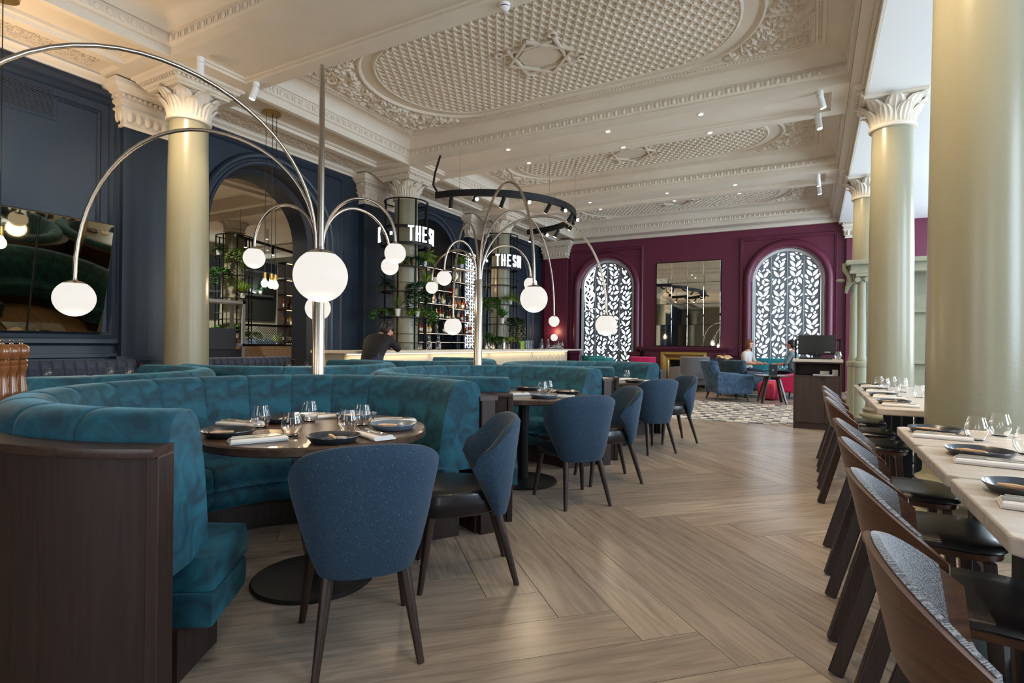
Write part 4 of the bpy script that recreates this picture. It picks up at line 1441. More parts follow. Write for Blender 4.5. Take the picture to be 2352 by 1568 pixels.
# ================================================================ plants
def foliage(kind, r, h, seed, n=70, down=0.0):
    """leaves as real curved blades; kinds: fern, spike, trail, bush"""
    g = random.Random(seed); mb = MB()
    def blade(p, d, l, w, bend, seg=3):
        d = Vector(d).normalized(); up = Vector((0, 0, 1))
        s_ = d.cross(up)
        if s_.length < .05: s_ = Vector((1, 0, 0))
        s_.normalize()
        v = []; pos = Vector(p); dd = d.copy()
        for k in range(seg + 1):
            ww = w * (sin(pi * (k + .35) / (seg + .6)) if k < seg else .06)
            v += [pos - s_ * ww / 2, pos + s_ * ww / 2 + up * w * .15]
            pos = pos + dd * (l / seg); dd = (dd + Vector((0, 0, -bend / seg))).normalized()
        mb.add(v, [(2 * k, 2 * k + 1, 2 * k + 3, 2 * k + 2) for k in range(seg)])
    if kind == 'spike':
        for k in range(n):
            a = g.uniform(0, 2 * pi); e = g.uniform(.5, 1.4)
            blade((0, 0, 0), (cos(a) * cos(e), sin(a) * cos(e), sin(e)), h * g.uniform(.7, 1.1), r * .11, g.uniform(.2, .9), 4)
    elif kind == 'fern':
        for k in range(n):
            a = g.uniform(0, 2 * pi); e = g.uniform(.2, 1.3); l = h * g.uniform(.6, 1.1)
            d = Vector((cos(a) * cos(e), sin(a) * cos(e), sin(e))); p = Vector((0, 0, 0))
            for q in range(7):
                p = p + d * (l / 7); d = (d + Vector((0, 0, -.22))).normalized()
                for sgn in (-1, 1):
                    s_ = d.cross(Vector((0, 0, 1))) * sgn
                    blade(p, s_ + d * .5, r * .26, r * .11, .3, 2)
    elif kind == 'trail':
        for k in range(int(n / 4.5)):
            a = g.uniform(0, 2 * pi); d = Vector((cos(a), sin(a), .6)); p = Vector((0, 0, 0)); l = h * g.uniform(.35, 1.0); dn = 0
            steps = max(6, int(l / .045))
            for q in range(steps):
                p = p + d.normalized() * .045
                d = d + Vector((g.uniform(-.15, .15), g.uniform(-.15, .15), -.35))
                if Vector((p.x, p.y)).length > r: d.x *= .2; d.y *= .2
                for z_ in range(2):
                    b = g.uniform(0, 2 * pi)
                    blade(p, (cos(b), sin(b), g.uniform(-.6, .3)), g.uniform(.06, .09), g.uniform(.045, .065), .5, 2)
    else:
        for k in range(n):
            a = g.uniform(0, 2 * pi); e = g.uniform(-.3, 1.4); q = g.uniform(.2, 1)
            p = Vector((cos(a) * cos(e), sin(a) * cos(e), sin(e) * .8 + .3)) * r * q * .8
            b = g.uniform(0, 2 * pi)
            blade(p, (cos(b), sin(b), g.uniform(-.4, .8)), r * .45, r * .22, .5, 2)
    return mb
def plant(x, y, z, kind, r, h, label, m='leaf', pot='pot_white', seed=1, n=70, ph=.13, pr=.065):
    t = thing('potted_plant', label, 'plant', (x, y, z), 0, 'plants on the column cages')
    MB().lathe([(0, 0), (pr * .78, 0), (pr, ph), (pr * .88, ph), (pr * .8, ph * .85), (0, ph * .85)], 16).build('pot', pot, t, smooth=SM)
    mb = foliage(kind, r, h, seed, n)
    o = mb.build('foliage', m, t, fix=False); o.location = (0, 0, ph)
    return t

# ================================================================ cages round the bar columns
def cage(cx, cy, label, levels, ztop=4.03, sign=None):
    t = thing('column_cage', label, 'plant stand', (cx, cy, 0), 0, 'black metal cages round columns')
    Rr = .44
    MB().tube([(Rr * cos(2 * pi * k / 40), Rr * sin(2 * pi * k / 40), ztop) for k in range(40)], .014, 6, close=True).build('top_ring', 'black_metal', t, smooth=SM)
    for k in range(8):
        a = 2 * pi * k / 8 + .35
        MB().bar((Rr * cos(a), Rr * sin(a), 0.9 if k % 2 else .0), (Rr * cos(a), Rr * sin(a), ztop), .024).build('post', 'black_metal', t)
    for z in levels:
        MB().arc([(.32, z - .012), (.32, z), (.50, z), (.50, z - .012)], 0, 2 * pi * .999, 36).build('ring_shelf', 'black_metal', t)
        MB().tube([(.5 * cos(2 * pi * k / 36), .5 * sin(2 * pi * k / 36), z + .16) for k in range(36)], .006, 5, close=True).build('guard_ring', 'black_metal', t, smooth=SM)
    if sign:
        for z in (3.14, 3.47):
            MB().arc([(.46, z - .025), (.46, z + .025), (.50, z + .025), (.50, z - .025)], 0, 2 * pi * .999, 40).build('sign_ring', 'black_metal', t)
    return t
LETTERS = {
 'T': [((0, 1), (1, 1)), ((.5, 0), (.5, 1))], 'H': [((.08, 0), (.08, 1)), ((.92, 0), (.92, 1)), ((.08, .5), (.92, .5))],
 'E': [((.08, 0), (.08, 1)), ((.08, 1), (.95, 1)), ((.08, .5), (.85, .5)), ((.08, 0), (.95, 0))],
 'S': [((.92, .82), (.8, 1)), ((.8, 1), (.2, 1)), ((.2, 1), (.06, .82)), ((.06, .82), (.06, .66)), ((.06, .66), (.92, .36)), ((.92, .36), (.92, .16)), ((.92, .16), (.8, 0)), ((.8, 0), (.2, 0)), ((.2, 0), (.06, .18))],
 'O': [((.08, .15), (.08, .85)), ((.92, .15), (.92, .85)), ((.08, .85), (.25, 1)), ((.25, 1), (.75, 1)), ((.75, 1), (.92, .85)), ((.08, .15), (.25, 0)), ((.25, 0), (.75, 0)), ((.75, 0), (.92, .15))],
 'K': [((.08, 0), (.08, 1)), ((.1, .42), (.95, 1)), ((.35, .58), (.98, 0))], '.': [((.35, .42), (.65, .42)), ((.35, .52), (.65, .52))], 'I': [((.3, 0), (.3, 1))]}
def round_sign(cx, cy, label, items, r=.545, z0=3.17, h=.30, w=.082):
    t = thing('neon_sign', label, 'sign', (cx, cy, 0), 0, 'lit letter signs on the cages')
    for ch, ang in items:
        m0 = MB(); m1 = MB(); st = .033
        for (p, q) in LETTERS[ch]:
            def W(u, v, rr):
                a = ang + ((u - .5) * w) / r
                return Vector((rr * cos(a), rr * sin(a), z0 + st / 2 + v * (h - st)))
            for (mbx, r0, r1, ww) in ((m0, r, r + .02, st), (m1, r - .05, r - .001, st * 1.12)):
                a_, b_ = W(*p, r0), W(*q, r0); d = (b_ - a_).normalized(); out = Vector((cos(ang), sin(ang), 0))
                s_ = d.cross(out).normalized() * ww / 2; e = d * (ww * .5 if ch != '.' else .01)
                th = out * (r1 - r0)
                v = [a_ - e - s_, a_ - e + s_, b_ + e + s_, b_ + e - s_]
                mbx.add([tuple(k) for k in v] + [tuple(k + th) for k in v], [(0, 1, 2, 3), (7, 6, 5, 4), (0, 4, 5, 1), (1, 5, 6, 2), (2, 6, 7, 3), (3, 7, 4, 0)])
        o = m0.build('letter', 'led_white', t, fix=True); m1.build('letter_back', 'dark_grey', o)
    return t
fb = atan2(-COLY[1], -CXL); fc = atan2(-COLY[2], -CXL); D_ = radians
cage(CXL, COLY[1], 'black ring cage with plants round the column at the near end of the bar', (1.19, 1.69, 2.20, 2.70), sign=True)
cage(CXL, COLY[2], 'black ring cage with plants round the farther bar column', (1.19, 1.69, 2.20, 2.70), sign=True)
round_sign(CXL, COLY[1], 'white lit letters THE SO and K round the nearer bar column',
           [('K', fb - D_(70)), ('.', fb - D_(31)), ('T', fb + D_(10)), ('H', fb + D_(25.5)), ('E', fb + D_(41)), ('S', fb + D_(61)), ('O', fb + D_(77)), ('I', fb + D_(92))])
round_sign(CXL, COLY[2], 'white lit letters THE SO round the farther bar column',
           [('.', fc - D_(40)), ('T', fc - D_(8)), ('H', fc + D_(7.2)), ('E', fc + D_(22.4)), ('S', fc + D_(40)), ('O', fc + D_(55.5)), ('I', fc + D_(71))])
PD = lambda c, f, deg, r=.42: (c[0] + r * cos(f + D_(deg)), c[1] + r * sin(f + D_(deg)))
cB = (CXL, COLY[1]); cC = (CXL, COLY[2])
for (c, f, deg, z, kind, r, h, m, pot, lb, n) in (
    (cB, fb, 62, 2.705, 'fern', .26, .30, 'leaf_light', 'pot_white', 'bright fern high on the nearer bar cage under the lit sign', 34),
    (cB, fb, -72, 2.205, 'fern', .22, .26, 'leaf_dark', 'pot_copper', 'dark fern in a copper pot on the left of the nearer bar cage', 30),
    (cB, fb, 38, 2.205, 'trail', .20, .80, 'leaf_dark', 'pot_white', 'long variegated trailing plant on the front of the nearer bar cage', 210),
    (cB, fb, 74, 2.205, 'spike', .30, .30, 'leaf_light', 'pot_copper', 'broad-leaved plant on the right of the nearer bar cage', 26),
    (cB, fb, -20, 1.695, 'spike', .22, .34, 'leaf', 'pot_white', 'spiky aloe in a white pot on the front of the nearer bar cage', 14),
    (cB, fb, -70, 1.695, 'trail', .24, .42, 'leaf', 'pot_copper', 'small trailing plant low on the left of the nearer bar cage', 120),
    (cB, fb, 72, 1.695, 'trail', .22, .55, 'leaf', 'pot_copper', 'bushy green trailer low on the right of the nearer bar cage', 200),
    (cB, fb, 34, 1.695, 'trail', .15, .22, 'leaf_light', 'pot_white', 'short light green trailer low on the front of the nearer bar cage', 90),
    (cB, fb, 20, 2.705, 'trail', .16, .36, 'leaf_dark', 'pot_copper', 'thin trailing plant below the lit sign of the nearer bar cage', 60),
    (cC, fc, 38, 2.205, 'fern', .26, .28, 'leaf_light', 'pot_white', 'round bright fern on the upper shelf of the farther bar cage', 34),
    (cC, fc, -38, 2.205, 'trail', .22, .60, 'leaf', 'pot_copper', 'long leafy trailer on the left of the farther bar cage', 190),
    (cC, fc, 8, 1.695, 'spike', .32, .32, 'leaf', 'pot_white', 'spiky green plant in a white pot on the farther bar cage', 44),
    (cC, fc, 74, 1.695, 'trail', .22, .90, 'leaf_dark', 'pot_copper', 'variegated trailer hanging on the right of the farther bar cage', 200),
    (cC, fc, -52, 1.195, 'bush', .20, .2, 'leaf', 'pot_copper', 'dark leafy bush low on the left of the farther bar cage', 90),
    (cC, fc, -14, 1.195, 'trail', .18, .40, 'leaf', 'pot_copper', 'green trailer low on the front of the farther bar cage', 160),
    (cC, fc, 44, 1.195, 'trail', .22, .34, 'leaf_light', 'pot_copper', 'light green trailer low on the right of the farther bar cage', 130)):
    x, y = PD(c, f, deg)
    plant(x, y, z, kind, r, h, lb, m, pot, seed=int(deg * 7 + z * 100) % 997, n=n, ph=.12 if kind != 'spike' else .15, pr=.055)

# ================================================================ the bar
bar = thing('bar_counter', 'long pale bar counter with lit underside before the plant cages', 'bar counter', (-6.2, 10.3, 0))
MB().box(-.62, .30, -4.35, 4.72, 1.005, 1.045).build('counter_top', 'bar_stone', bar, bevel=.006)
MB().box(-.06, .0, -4.25, 4.28, 0.0, 1.005).build('front_panel', 'bar_front', bar)
MB().box(-.62, -.06, -4.25, -4.17, 0.0, 1.005).build('end_panel', 'bar_front', bar)
MB().box(-.62, -.06, 4.22, 4.28, 0.0, 1.005).build('end_panel', 'bar_front', bar)
MB().box(.005, .03, -4.2, 4.25, .985, 1.0).build('light_strip', 'led_warm', bar)
for (y) in (-3.2, -1.1, 1.0, 3.1):
    L = bpy.data.lights.new('bar_strip_glow', 'AREA'); L.shape = 'RECTANGLE'; L.size = .05; L.size_y = 2.0; L.energy = 2.6; L.color = (1, .78, .5)
    lo = bpy.data.objects.new('bar_strip_glow', L); COL.objects.link(lo); lo.parent = bar; lo.location = (.05, y, .98); lo.rotation_euler = (0, radians(-14), 0)
for i in range(9):                      # raised drop ornaments on the end of the front
    for j in range(7):
        y = 2.05 + i * .255; z = .86 - j * .15
        if j > 4: continue
        mb = MB()
        for s_ in (-1, 1):
            mb.tube([(.006, y + s_ * .035 * sin(t * pi / 6), z + .06 - .12 * t / 6) for t in range(7)], .007, 5)
        mb.ell((.004, y, z - .062), .006, .02, .02, 6, 4)
        mb.build('drop_ornament', 'bar_stone', bar, smooth=SM)

# back bar shelves in the niche
sh = thing('back_bar_shelves', 'black metal bottle shelving with lit shelves behind the bar', 'shelving', (WX + .12, 10.9, 0))
YA, YM, YB = -1.05, .22, 1.32
for y in (YA, YM, YB):
    for x in (0, .26):
        MB().bar((x, y, .9), (x, y, 3.45), .025).build('post', 'black_metal', sh)
LEFT = (1.22, 1.42, 1.78, 2.12, 2.45, 2.95); RIGHT = (1.22, 1.42, 1.74, 2.05, 2.36, 2.72, 3.07, 3.44)
for (zs_, a, b) in ((LEFT, YA, YM), (RIGHT, YM, YB)):
    for z in zs_:
        MB().box(-.02, .28, a, b, z - .022, z).build('shelf', 'black_metal', sh)
        MB().box(.27, .282, a + .02, b - .02, z - .03, z - .0225).build('shelf_light', 'led_shelf', sh)
for (y, z) in ((-.5, 1.9), (.75, 1.85), (.75, 2.55)):
    L = bpy.data.lights.new('shelf_glow', 'POINT'); L.energy = 24; L.color = (1, .66, .38); L.shadow_soft_size = .1
    lo = bpy.data.objects.new('shelf_glow', L); COL.objects.link(lo); lo.parent = sh; lo.location = (.12, y, z + .25)

mat('bot_clear', rgb(210, 214, 210), 0.08, trans=0.6); mat('bot_amber', rgb(122, 62, 22), 0.1, trans=0.4); mat('bot_green', rgb(40, 92, 40), 0.1, trans=0.4)
mat('bot_red', rgb(140, 24, 26), 0.15); mat('bot_gold', rgb(206, 170, 96), 0.2); mat('label_cream', rgb(226, 214, 188), 0.6); mat('label_dark', rgb(60, 44, 40), 0.6)
def bottle_mesh(kind, body, label):
    mb = MB(); mb.cur = 0
    pr = {'tall': [(0, 0), (.036, 0), (.037, .01), (.037, .17), (.03, .2), (.014, .225), (.013, .28), (.015, .285), (.015, .30), (0, .30)],
          'round': [(0, 0), (.045, 0), (.05, .02), (.05, .11), (.035, .15), (.015, .165), (.014, .21), (.018, .215), (.018, .24), (0, .24)],
          'square': [(0, 0), (.042, 0), (.043, .01), (.043, .15), (.03, .165), (.014, .17), (.014, .21), (.017, .21), (.017, .235), (0, .235)]}[kind]
    mb.lathe(pr, 12 if kind != 'square' else 8)
    mb.cur = 1
    r = pr[2][0] + .001; z0, z1 = (.05, .12) if kind == 'tall' else (.03, .1)
    mb.lathe([(r, z0), (r, z1)], 12 if kind != 'square' else 8, cap=False)
    mb.cur = 2
    mb.lathe([(.016, pr[-1][1] - .03), (.0165, pr[-1][1] - .002), (0, pr[-1][1] + .002)], 10, cap=False)
    return mb.mesh('bottle', [body, label, 'black'], SM, fix=False)
BOT = [(bottle_mesh(k, b, l), n) for (k, b, l, n) in (('tall', 'bot_amber', 'label_cream', 'amber tall'), ('round', 'bot_clear', 'label_cream', 'clear round'), ('square', 'bot_amber', 'label_dark', 'amber square'),
                                                      ('tall', 'bot_clear', 'label_dark', 'clear tall'), ('tall', 'bot_green', 'label_cream', 'green tall'), ('square', 'bot_gold', 'label_cream', 'gold square'), ('tall', 'bot_red', 'label_cream', 'red tall'))]
RB = random.Random(11)
ORD = {1.22: 'counter', 1.42: 'lowest lit', 1.74: 'second lit', 1.78: 'second lit', 2.05: 'third lit', 2.12: 'third lit', 2.36: 'fourth lit', 2.45: 'fourth lit'}
for (zs_, a, b, side) in ((LEFT, YA, YM, 'left'), (RIGHT, YM, YB, 'right')):
    for z in zs_:
        if z > 2.3 or z < 1.3: continue
        k = 0; y = a + .07
        while y < b - .05:
            me, nm = RB.choice(BOT)
            o = mobj('bottle', me, None, (WX + .12 + RB.uniform(.08, .2), 10.9 + y, z + .0005), (0, 0, RB.uniform(0, 6)), (.95, .95, RB.uniform(.82, .93)))
            tag(o, '%s bottle on the %s shelf, %s side of the back bar' % (nm, ORD[z], side), 'bottle', 'bottles behind the bar: %s %s %s' % (nm, ORD[z], side))
            y += RB.uniform(.10, .14); k += 1
# ornaments on the top shelves
def lathe_thing(name, prof, m, loc, label, cat, group=None, n=20):
    o = MB().lathe(prof, n).build(name, m, None, smooth=SM, loc=loc); return tag(o, label, cat, group)
XS = WX + .24
lathe_thing('finial_vase', [(0, 0), (.05, 0), (.03, .03), (.03, .05), (.08, .12), (.09, .17), (.05, .24), (.0, .29)], 'label_cream', (XS, 11.45, 2.72), 'cream bud-shaped vase on a high right shelf of the back bar', 'vase')
for k in range(4):
    o = MB().box(-.07, .07, -.016, .016, 0, .2 - .02 * (k % 3)).build('book', ['bot_red', 'bot_red', 'label_cream', 'bot_gold'][k], None, loc=(XS, 11.32 + k * .05, 2.36))
    tag(o, 'upright %s book %s on the back bar shelf' % (['red', 'dark red', 'cream', 'gold'][k], ['at the left end', 'second from left', 'third from left', 'at the right end'][k]), 'book', 'books on the back bar')
lathe_thing('urn', [(0, 0), (.06, 0), (.04, .03), (.1, .1), (.11, .2), (.07, .26), (.09, .29), (.0, .3)], 'label_cream', (XS, 10.6, 2.45), 'cream urn on the upper left shelf of the back bar', 'urn')
for k in range(3):
    lathe_thing('stem_glass', [(0, 0), (.035, 0), (.005, .012), (.005, .1), (.04, .13), (.05, .2), (.048, .2), (.038, .132), (0, .11)], 'glass', (XS, 10.05 + .13 * k, 2.4505),
                'stemmed glass %s on the left back bar shelf' % ('at the left', 'in the middle', 'at the right')[k], 'glass', 'stemmed glasses on the back bar')
plant(XS, 11.75, 3.44 - .37, 'bush', .24, .3, 'leafy green plant on the top right shelf of the back bar', 'leaf_light', 'pot_white', 77, 90)

# lit interlaced ring panel on the pilaster
lp = thing('light_panel', 'tall blue panel of interlaced glowing white rings behind the bar', 'light panel', (WX + .19, 12.25, 0))
MB().box(-.03, .0, -.28, .28, 1.02, 3.62).build('board', 'navy_wall', lp)
mb = MB()
for i in range(30):
    for j in range(4):
        y = -.17 + j * .115; z = 1.1 + i * .083
        a0 = (i + j) % 2 * pi
        mb.tube([(.012, y + .055 * cos(a0 + t * pi / 7 * 1.35), z + .05 * sin(a0 + t * pi / 7 * 1.35)) for t in range(8)], .007, 5)
o = mb.build('ring_tubes', 'led_white', lp, fix=False); o['kind'] = 'stuff'

# things on the counter
ZB = 1.0455
def carafe(x, y, label):
    o = MB().lathe([(0, .0), (.05, 0), (.052, .02), (.05, .14), (.028, .2), (.026, .25), (.032, .28), (.03, .28), (.024, .25), (.026, .2), (.048, .14), (.048, .02), (0, .008)], 20, cap=False).build('carafe', 'glass', None, smooth=SM, loc=(x, y, ZB))
    return tag(o, label, 'carafe', 'glass carafes on the bar')
def on_counter(px_y):  # plan y on the bar for things along the counter
    return px_y
carafe(-6.45, 8.45, 'left glass carafe of the pair on the bar'); carafe(-6.45, 8.75, 'right glass carafe of the pair on the bar')
carafe(-6.4, 13.3, 'glass carafe near the far end of the bar'); carafe(-6.42, 13.75, 'second glass carafe near the far end of the bar')
o = MB().lathe([(0, 0), (.04, 0), (.046, .14), (.04, .17), (.028, .2), (.022, .235), (.0, .245)], 20).build('cocktail_shaker', 'steel', None, smooth=SM, loc=(-6.4, 11.25, ZB)); tag(o, 'steel cocktail shaker standing on the bar', 'shaker')
o = MB().lathe([(0, 0), (.024, 0), (.03, .06), (.018, .065), (.028, .12), (0, .12)], 16).build('jigger', 'steel', None, smooth=SM, loc=(-6.4, 11.5, ZB)); tag(o, 'small steel jigger beside the shaker on the bar', 'jigger')
for k in range(4):
    o = mobj('bottle', BOT[(1, 3, 0, 1)[k]][0], None, (-6.45, 10.55 + k * .1, ZB), (0, 0, k), (.7, .7, .6)); tag(o, 'small dropper bottle on the bar beside the shaker', 'bottle', 'small bottles on the bar')
for k in range(9):
    o = mobj('tumbler', GL, None, (-6.42 + .09 * (k % 3), 13.95 + .1 * (k // 3), ZB), (0, 0, 0)); tag(o, 'upturned tumbler in the cluster at the far end of the bar', 'glass', 'glasses at the far end of the bar')
for k in range(6):
    o = mobj('bottle', BOT[(0, 3, 6, 2, 5, 3)[k]][0], None, (-6.5 + .1 * (k % 2), 14.35 + k * .07, ZB), (0, 0, k), (.8, .8, .8)); tag(o, 'short bottle grouped at the far right end of the bar', 'bottle', 'bottles at the far end of the bar')
o = MB().box(-.01, .01, -.1, .1, 0, .2).build('menu_card', 'leaf_light', None, loc=(-6.4, 12.2, ZB)); tag(o, 'green menu card standing on the bar', 'menu card')
for k in range(3):
    o = MB().lathe([(0, 0), (.04, 0), (.045, .22), (.043, .22), (.038, .01), (0, .01)], 16, cap=False).build('straw_jar', 'glass', None, smooth=SM, loc=(-6.4, 12.45 + k * .14, ZB)); tag(o, ('left', 'middle', 'right')[k] + ' tall clear jar beside the green card on the bar', 'jar', 'tall jars on the bar')
put_glass(-6.35, 8.05, ZB, 'round glass on the bar left of the carafes')
# ================================================================ people
def person(name, label, joints, edges, radii, regions, hair, hairmat, root='pelvis'):
    """joints -> one continuous skinned surface; regions: joint name -> material slot"""
    names = list(joints)
    me = bpy.data.meshes.new(name)
    me.from_pydata([joints[n] for n in names], [(names.index(a), names.index(b)) for a, b in edges], [])
    o = bpy.data.objects.new(name, me); COL.objects.link(o)
    o.modifiers.new('skin', 'SKIN'); o.modifiers['skin'].use_smooth_shade = True
    sd = me.skin_vertices[0].data
    for i, n in enumerate(names):
        r = radii[n]; sd[i].radius = r if isinstance(r, tuple) else (r, r)
        sd[i].use_root = (n == root)
    md = o.modifiers.new('sub', 'SUBSURF'); md.levels = 2; md.render_levels = 2
    dg = bpy.context.evaluated_depsgraph_get()
    ev = o.evaluated_get(dg)
    me2 = bpy.data.meshes.new_from_object(ev, depsgraph=dg)
    o.modifiers.clear(); o.data = me2
    me2.materials.clear()
    for m in regions['mats']: me2.materials.append(M(m))
    jp = [(Vector(joints[a]).lerp(Vector(joints[b]), t), regions.get((a, b), 0)) for a, b in edges for t in (0, .25, .5, .75, 1)]
    for p in me2.polygons:
        c = p.center
        best = min(jp, key=lambda q: (q[0] - c).length_squared)
        p.material_index = best[1]; p.use_smooth = True
    tag(o, label, 'person')
    return o
def head(parent, c, fwd, size=.115, hair='hair_dark', hairlen='short', tilt=0.0, bun=False):
    """head with face; fwd = plan direction the face looks to"""
    f = Vector((fwd[0], fwd[1], 0)).normalized(); s_ = Vector((f.y, -f.x, 0)); up = Vector((0, 0, 1))
    rot = Matrix.Rotation(-tilt, 3, s_)
    f = rot @ f; up = rot @ up
    c = Vector(c)
    def W(a, b, d): return c + s_ * a * size + f * b * size + up * d * size
    def blob(mb, a, b, d, ra, rb, rd, n=14, m=10):
        st = len(mb.v); mb.ell((0, 0, 0), ra, rb, rd, n, m)
        for i in range(st, len(mb.v)):
            v = mb.v[i]; mb.v[i] = tuple(W(a + v[0], b + v[1], d + v[2]))
    mb = MB(); blob(mb, 0, 0, 0, .68, .82, 1.0, 20, 14); blob(mb, 0, .25, -.5, .5, .5, .5); blob(mb, 0, .86, -.1, .12, .16, .2, 8, 6)
    for k in (-1, 1): blob(mb, k * .68, -.02, -.05, .08, .16, .24, 8, 6)
    h = mb.build('head', 'skin', parent, smooth=SM)
    mb = MB()
    for k in (-1, 1): blob(mb, k * .27, .72, .08, .1, .06, .06, 8, 6)
    mb.build('eyes', 'hair_dark', h)
    mb = MB(); blob(mb, 0, .74, -.45, .2, .05, .05, 8, 6); mb.build('mouth', 'red_pouf', h)
    mb = MB(); blob(mb, 0, -.18, .22, .78, .84, .92, 20, 14); blob(mb, 0, -.34, -.12, .72, .6, .82, 18, 12)
    if hairlen == 'bob':
        blob(mb, 0, -.38, -.35, .74, .6, .95, 18, 12)
        for k in (-1, 1): blob(mb, k * .6, .05, -.3, .2, .42, .75, 10, 8)
        blob(mb, 0, .5, .62, .6, .38, .3)
    if bun: blob(mb, 0, -.55, .95, .46, .46, .42); blob(mb, 0, -.9, .15, .42, .36, .8); blob(mb, 0, .1, .45, .8, .8, .7)
    mb.build('hair', hair, parent, smooth=SM)
def hand(parent, p, d, side, s_=1.0):
    """palm with five bent fingers, pointing along d"""
    d = Vector(d).normalized(); up = Vector((0, 0, 1)); r = d.cross(up).normalized() * side
    mb = MB(); p = Vector(p)
    mb.tube([p - d * .02, p + d * .03, p + d * .075], [.026, .034, .03], 8)
    for k in range(4):
        o = r * (-.027 + .018 * k); l = (.055, .068, .072, .058)[k]
        mb.tube([p + d * .065 + o, p + d * (.065 + l * .5) + o + up * .004, p + d * (.065 + l) + o - up * .012], [.009, .0085, .007], 6)
    mb.tube([p + d * .02 - r * .03, p + d * .05 - r * .05, p + d * .085 - r * .055 - up * .005], [.011, .0095, .008], 6)
    mb.build('hand', 'skin', parent, smooth=SM)

# the woman leaning on the bar
f = Vector((-.30, .95))
hx, hy = -5.62, 6.0
def jp_(fw, sd, z): # forward / right of her hips
    s_ = Vector((f.y, -f.x)).normalized(); ff = f.normalized()
    return (hx + ff.x * fw + s_.x * sd, hy + ff.y * fw + s_.y * sd, z)
J = {'pelvis': jp_(0, 0, .90), 'waist': jp_(.05, 0, 1.02), 'chest': jp_(.17, 0, 1.17), 'neck': jp_(.31, 0, 1.27), 'neck2': jp_(.37, 0, 1.31)}
for s_, q in (('r', 1), ('l', -1)):
    J['sh' + s_] = jp_(.25, .17 * q, 1.225); J['el' + s_] = jp_(.36, .27 * q, 1.075); J['wr' + s_] = jp_(.56, .14 * q, 1.085)
    J['hip' + s_] = jp_(0, .09 * q, .86); J['kn' + s_] = jp_(.02, .10 * q, .47); J['an' + s_] = jp_(-.02, .10 * q, .07); J['toe' + s_] = jp_(.13, .11 * q, .035)
E_ = [('pelvis', 'waist'), ('waist', 'chest'), ('chest', 'neck'), ('neck', 'neck2')]
for s_ in 'rl':
    E_ += [('chest', 'sh' + s_), ('sh' + s_, 'el' + s_), ('el' + s_, 'wr' + s_), ('pelvis', 'hip' + s_), ('hip' + s_, 'kn' + s_), ('kn' + s_, 'an' + s_), ('an' + s_, 'toe' + s_)]
RAD = {'pelvis': (.16, .13), 'waist': (.15, .12), 'chest': (.16, .12), 'neck': .065, 'neck2': .05}
for s_ in 'rl': RAD.update({'sh' + s_: .075, 'el' + s_: .055, 'wr' + s_: .036, 'hip' + s_: .10, 'kn' + s_: .065, 'an' + s_: .042, 'toe' + s_: .038})
reg = {'mats': ['cloth_black', 'skin', 'denim'], ('neck', 'neck2'): 1}
for s_ in 'rl':
    for e in (('pelvis', 'hip' + s_), ('hip' + s_, 'kn' + s_), ('kn' + s_, 'an' + s_)): reg[e] = 2
W1 = person('person', 'person in black jumper with dark tied hair leaning on the bar', J, E_, RAD, reg, None, None)
head(W1, jp_(.46, .05, 1.365), (.25, .97), .108, 'hair_dark', 'short', .5, bun=True)
hand(W1, jp_(.57, .13, 1.085), (-.75, .66, 0), 1); hand(W1, jp_(.57, -.13, 1.085), (-.55, .83, 0), -1)

def seated(label, loc, face, mats, hair, hl, bun=False, arm=.34):
    f = Vector((face[0], face[1])).normalized(); s0 = Vector((f.y, -f.x))
    def P(fw, sd, z): return (loc[0] + f.x * fw + s0.x * sd, loc[1] + f.y * fw + s0.y * sd, z)
    J = {'pelvis': P(0, 0, .52), 'waist': P(.0, 0, .66), 'chest': P(.02, 0, .86), 'neck': P(.03, 0, 1.05), 'neck2': P(.045, 0, 1.12)}
    for s_, q in (('r', 1), ('l', -1)):
        J['sh' + s_] = P(.02, .17 * q, .99); J['el' + s_] = P(.10, .24 * q, .76); J['wr' + s_] = P(arm, .15 * q, .74)
        J['hip' + s_] = P(.06, .09 * q, .52); J['kn' + s_] = P(.44, .11 * q, .52); J['an' + s_] = P(.46, .11 * q, .08); J['toe' + s_] = P(.6, .12 * q, .04)
    reg = {'mats': mats, ('neck', 'neck2'): 1, ('elr', 'wrr'): 1, ('ell', 'wrl'): 1}
    for s_ in 'rl':
        for e in (('pelvis', 'hip' + s_), ('hip' + s_, 'kn' + s_), ('kn' + s_, 'an' + s_)): reg[e] = 2
    o = person('person', label, J, E_, RAD, reg, None, None)
    head(o, P(.07, 0, 1.235), (f.x, f.y), .11, hair, hl, .08, bun)
    hand(o, P(arm + .02, .15, .74), (f.x, f.y, 0), 1); hand(o, P(arm + .02, -.15, .74), (f.x, f.y, 0), -1)
    return o
seated('person with brown bobbed hair and pale top seated before the right window', (-1.52, 15.35), (.9, -.35), ['cloth_white', 'skin', 'denim'], 'hair_brown', 'bob')
seated('person in grey top seated behind the host desk screen', (-.42, 14.9), (-.9, .3), ['cloth_grey', 'skin', 'denim'], 'hair_dark', 'short')
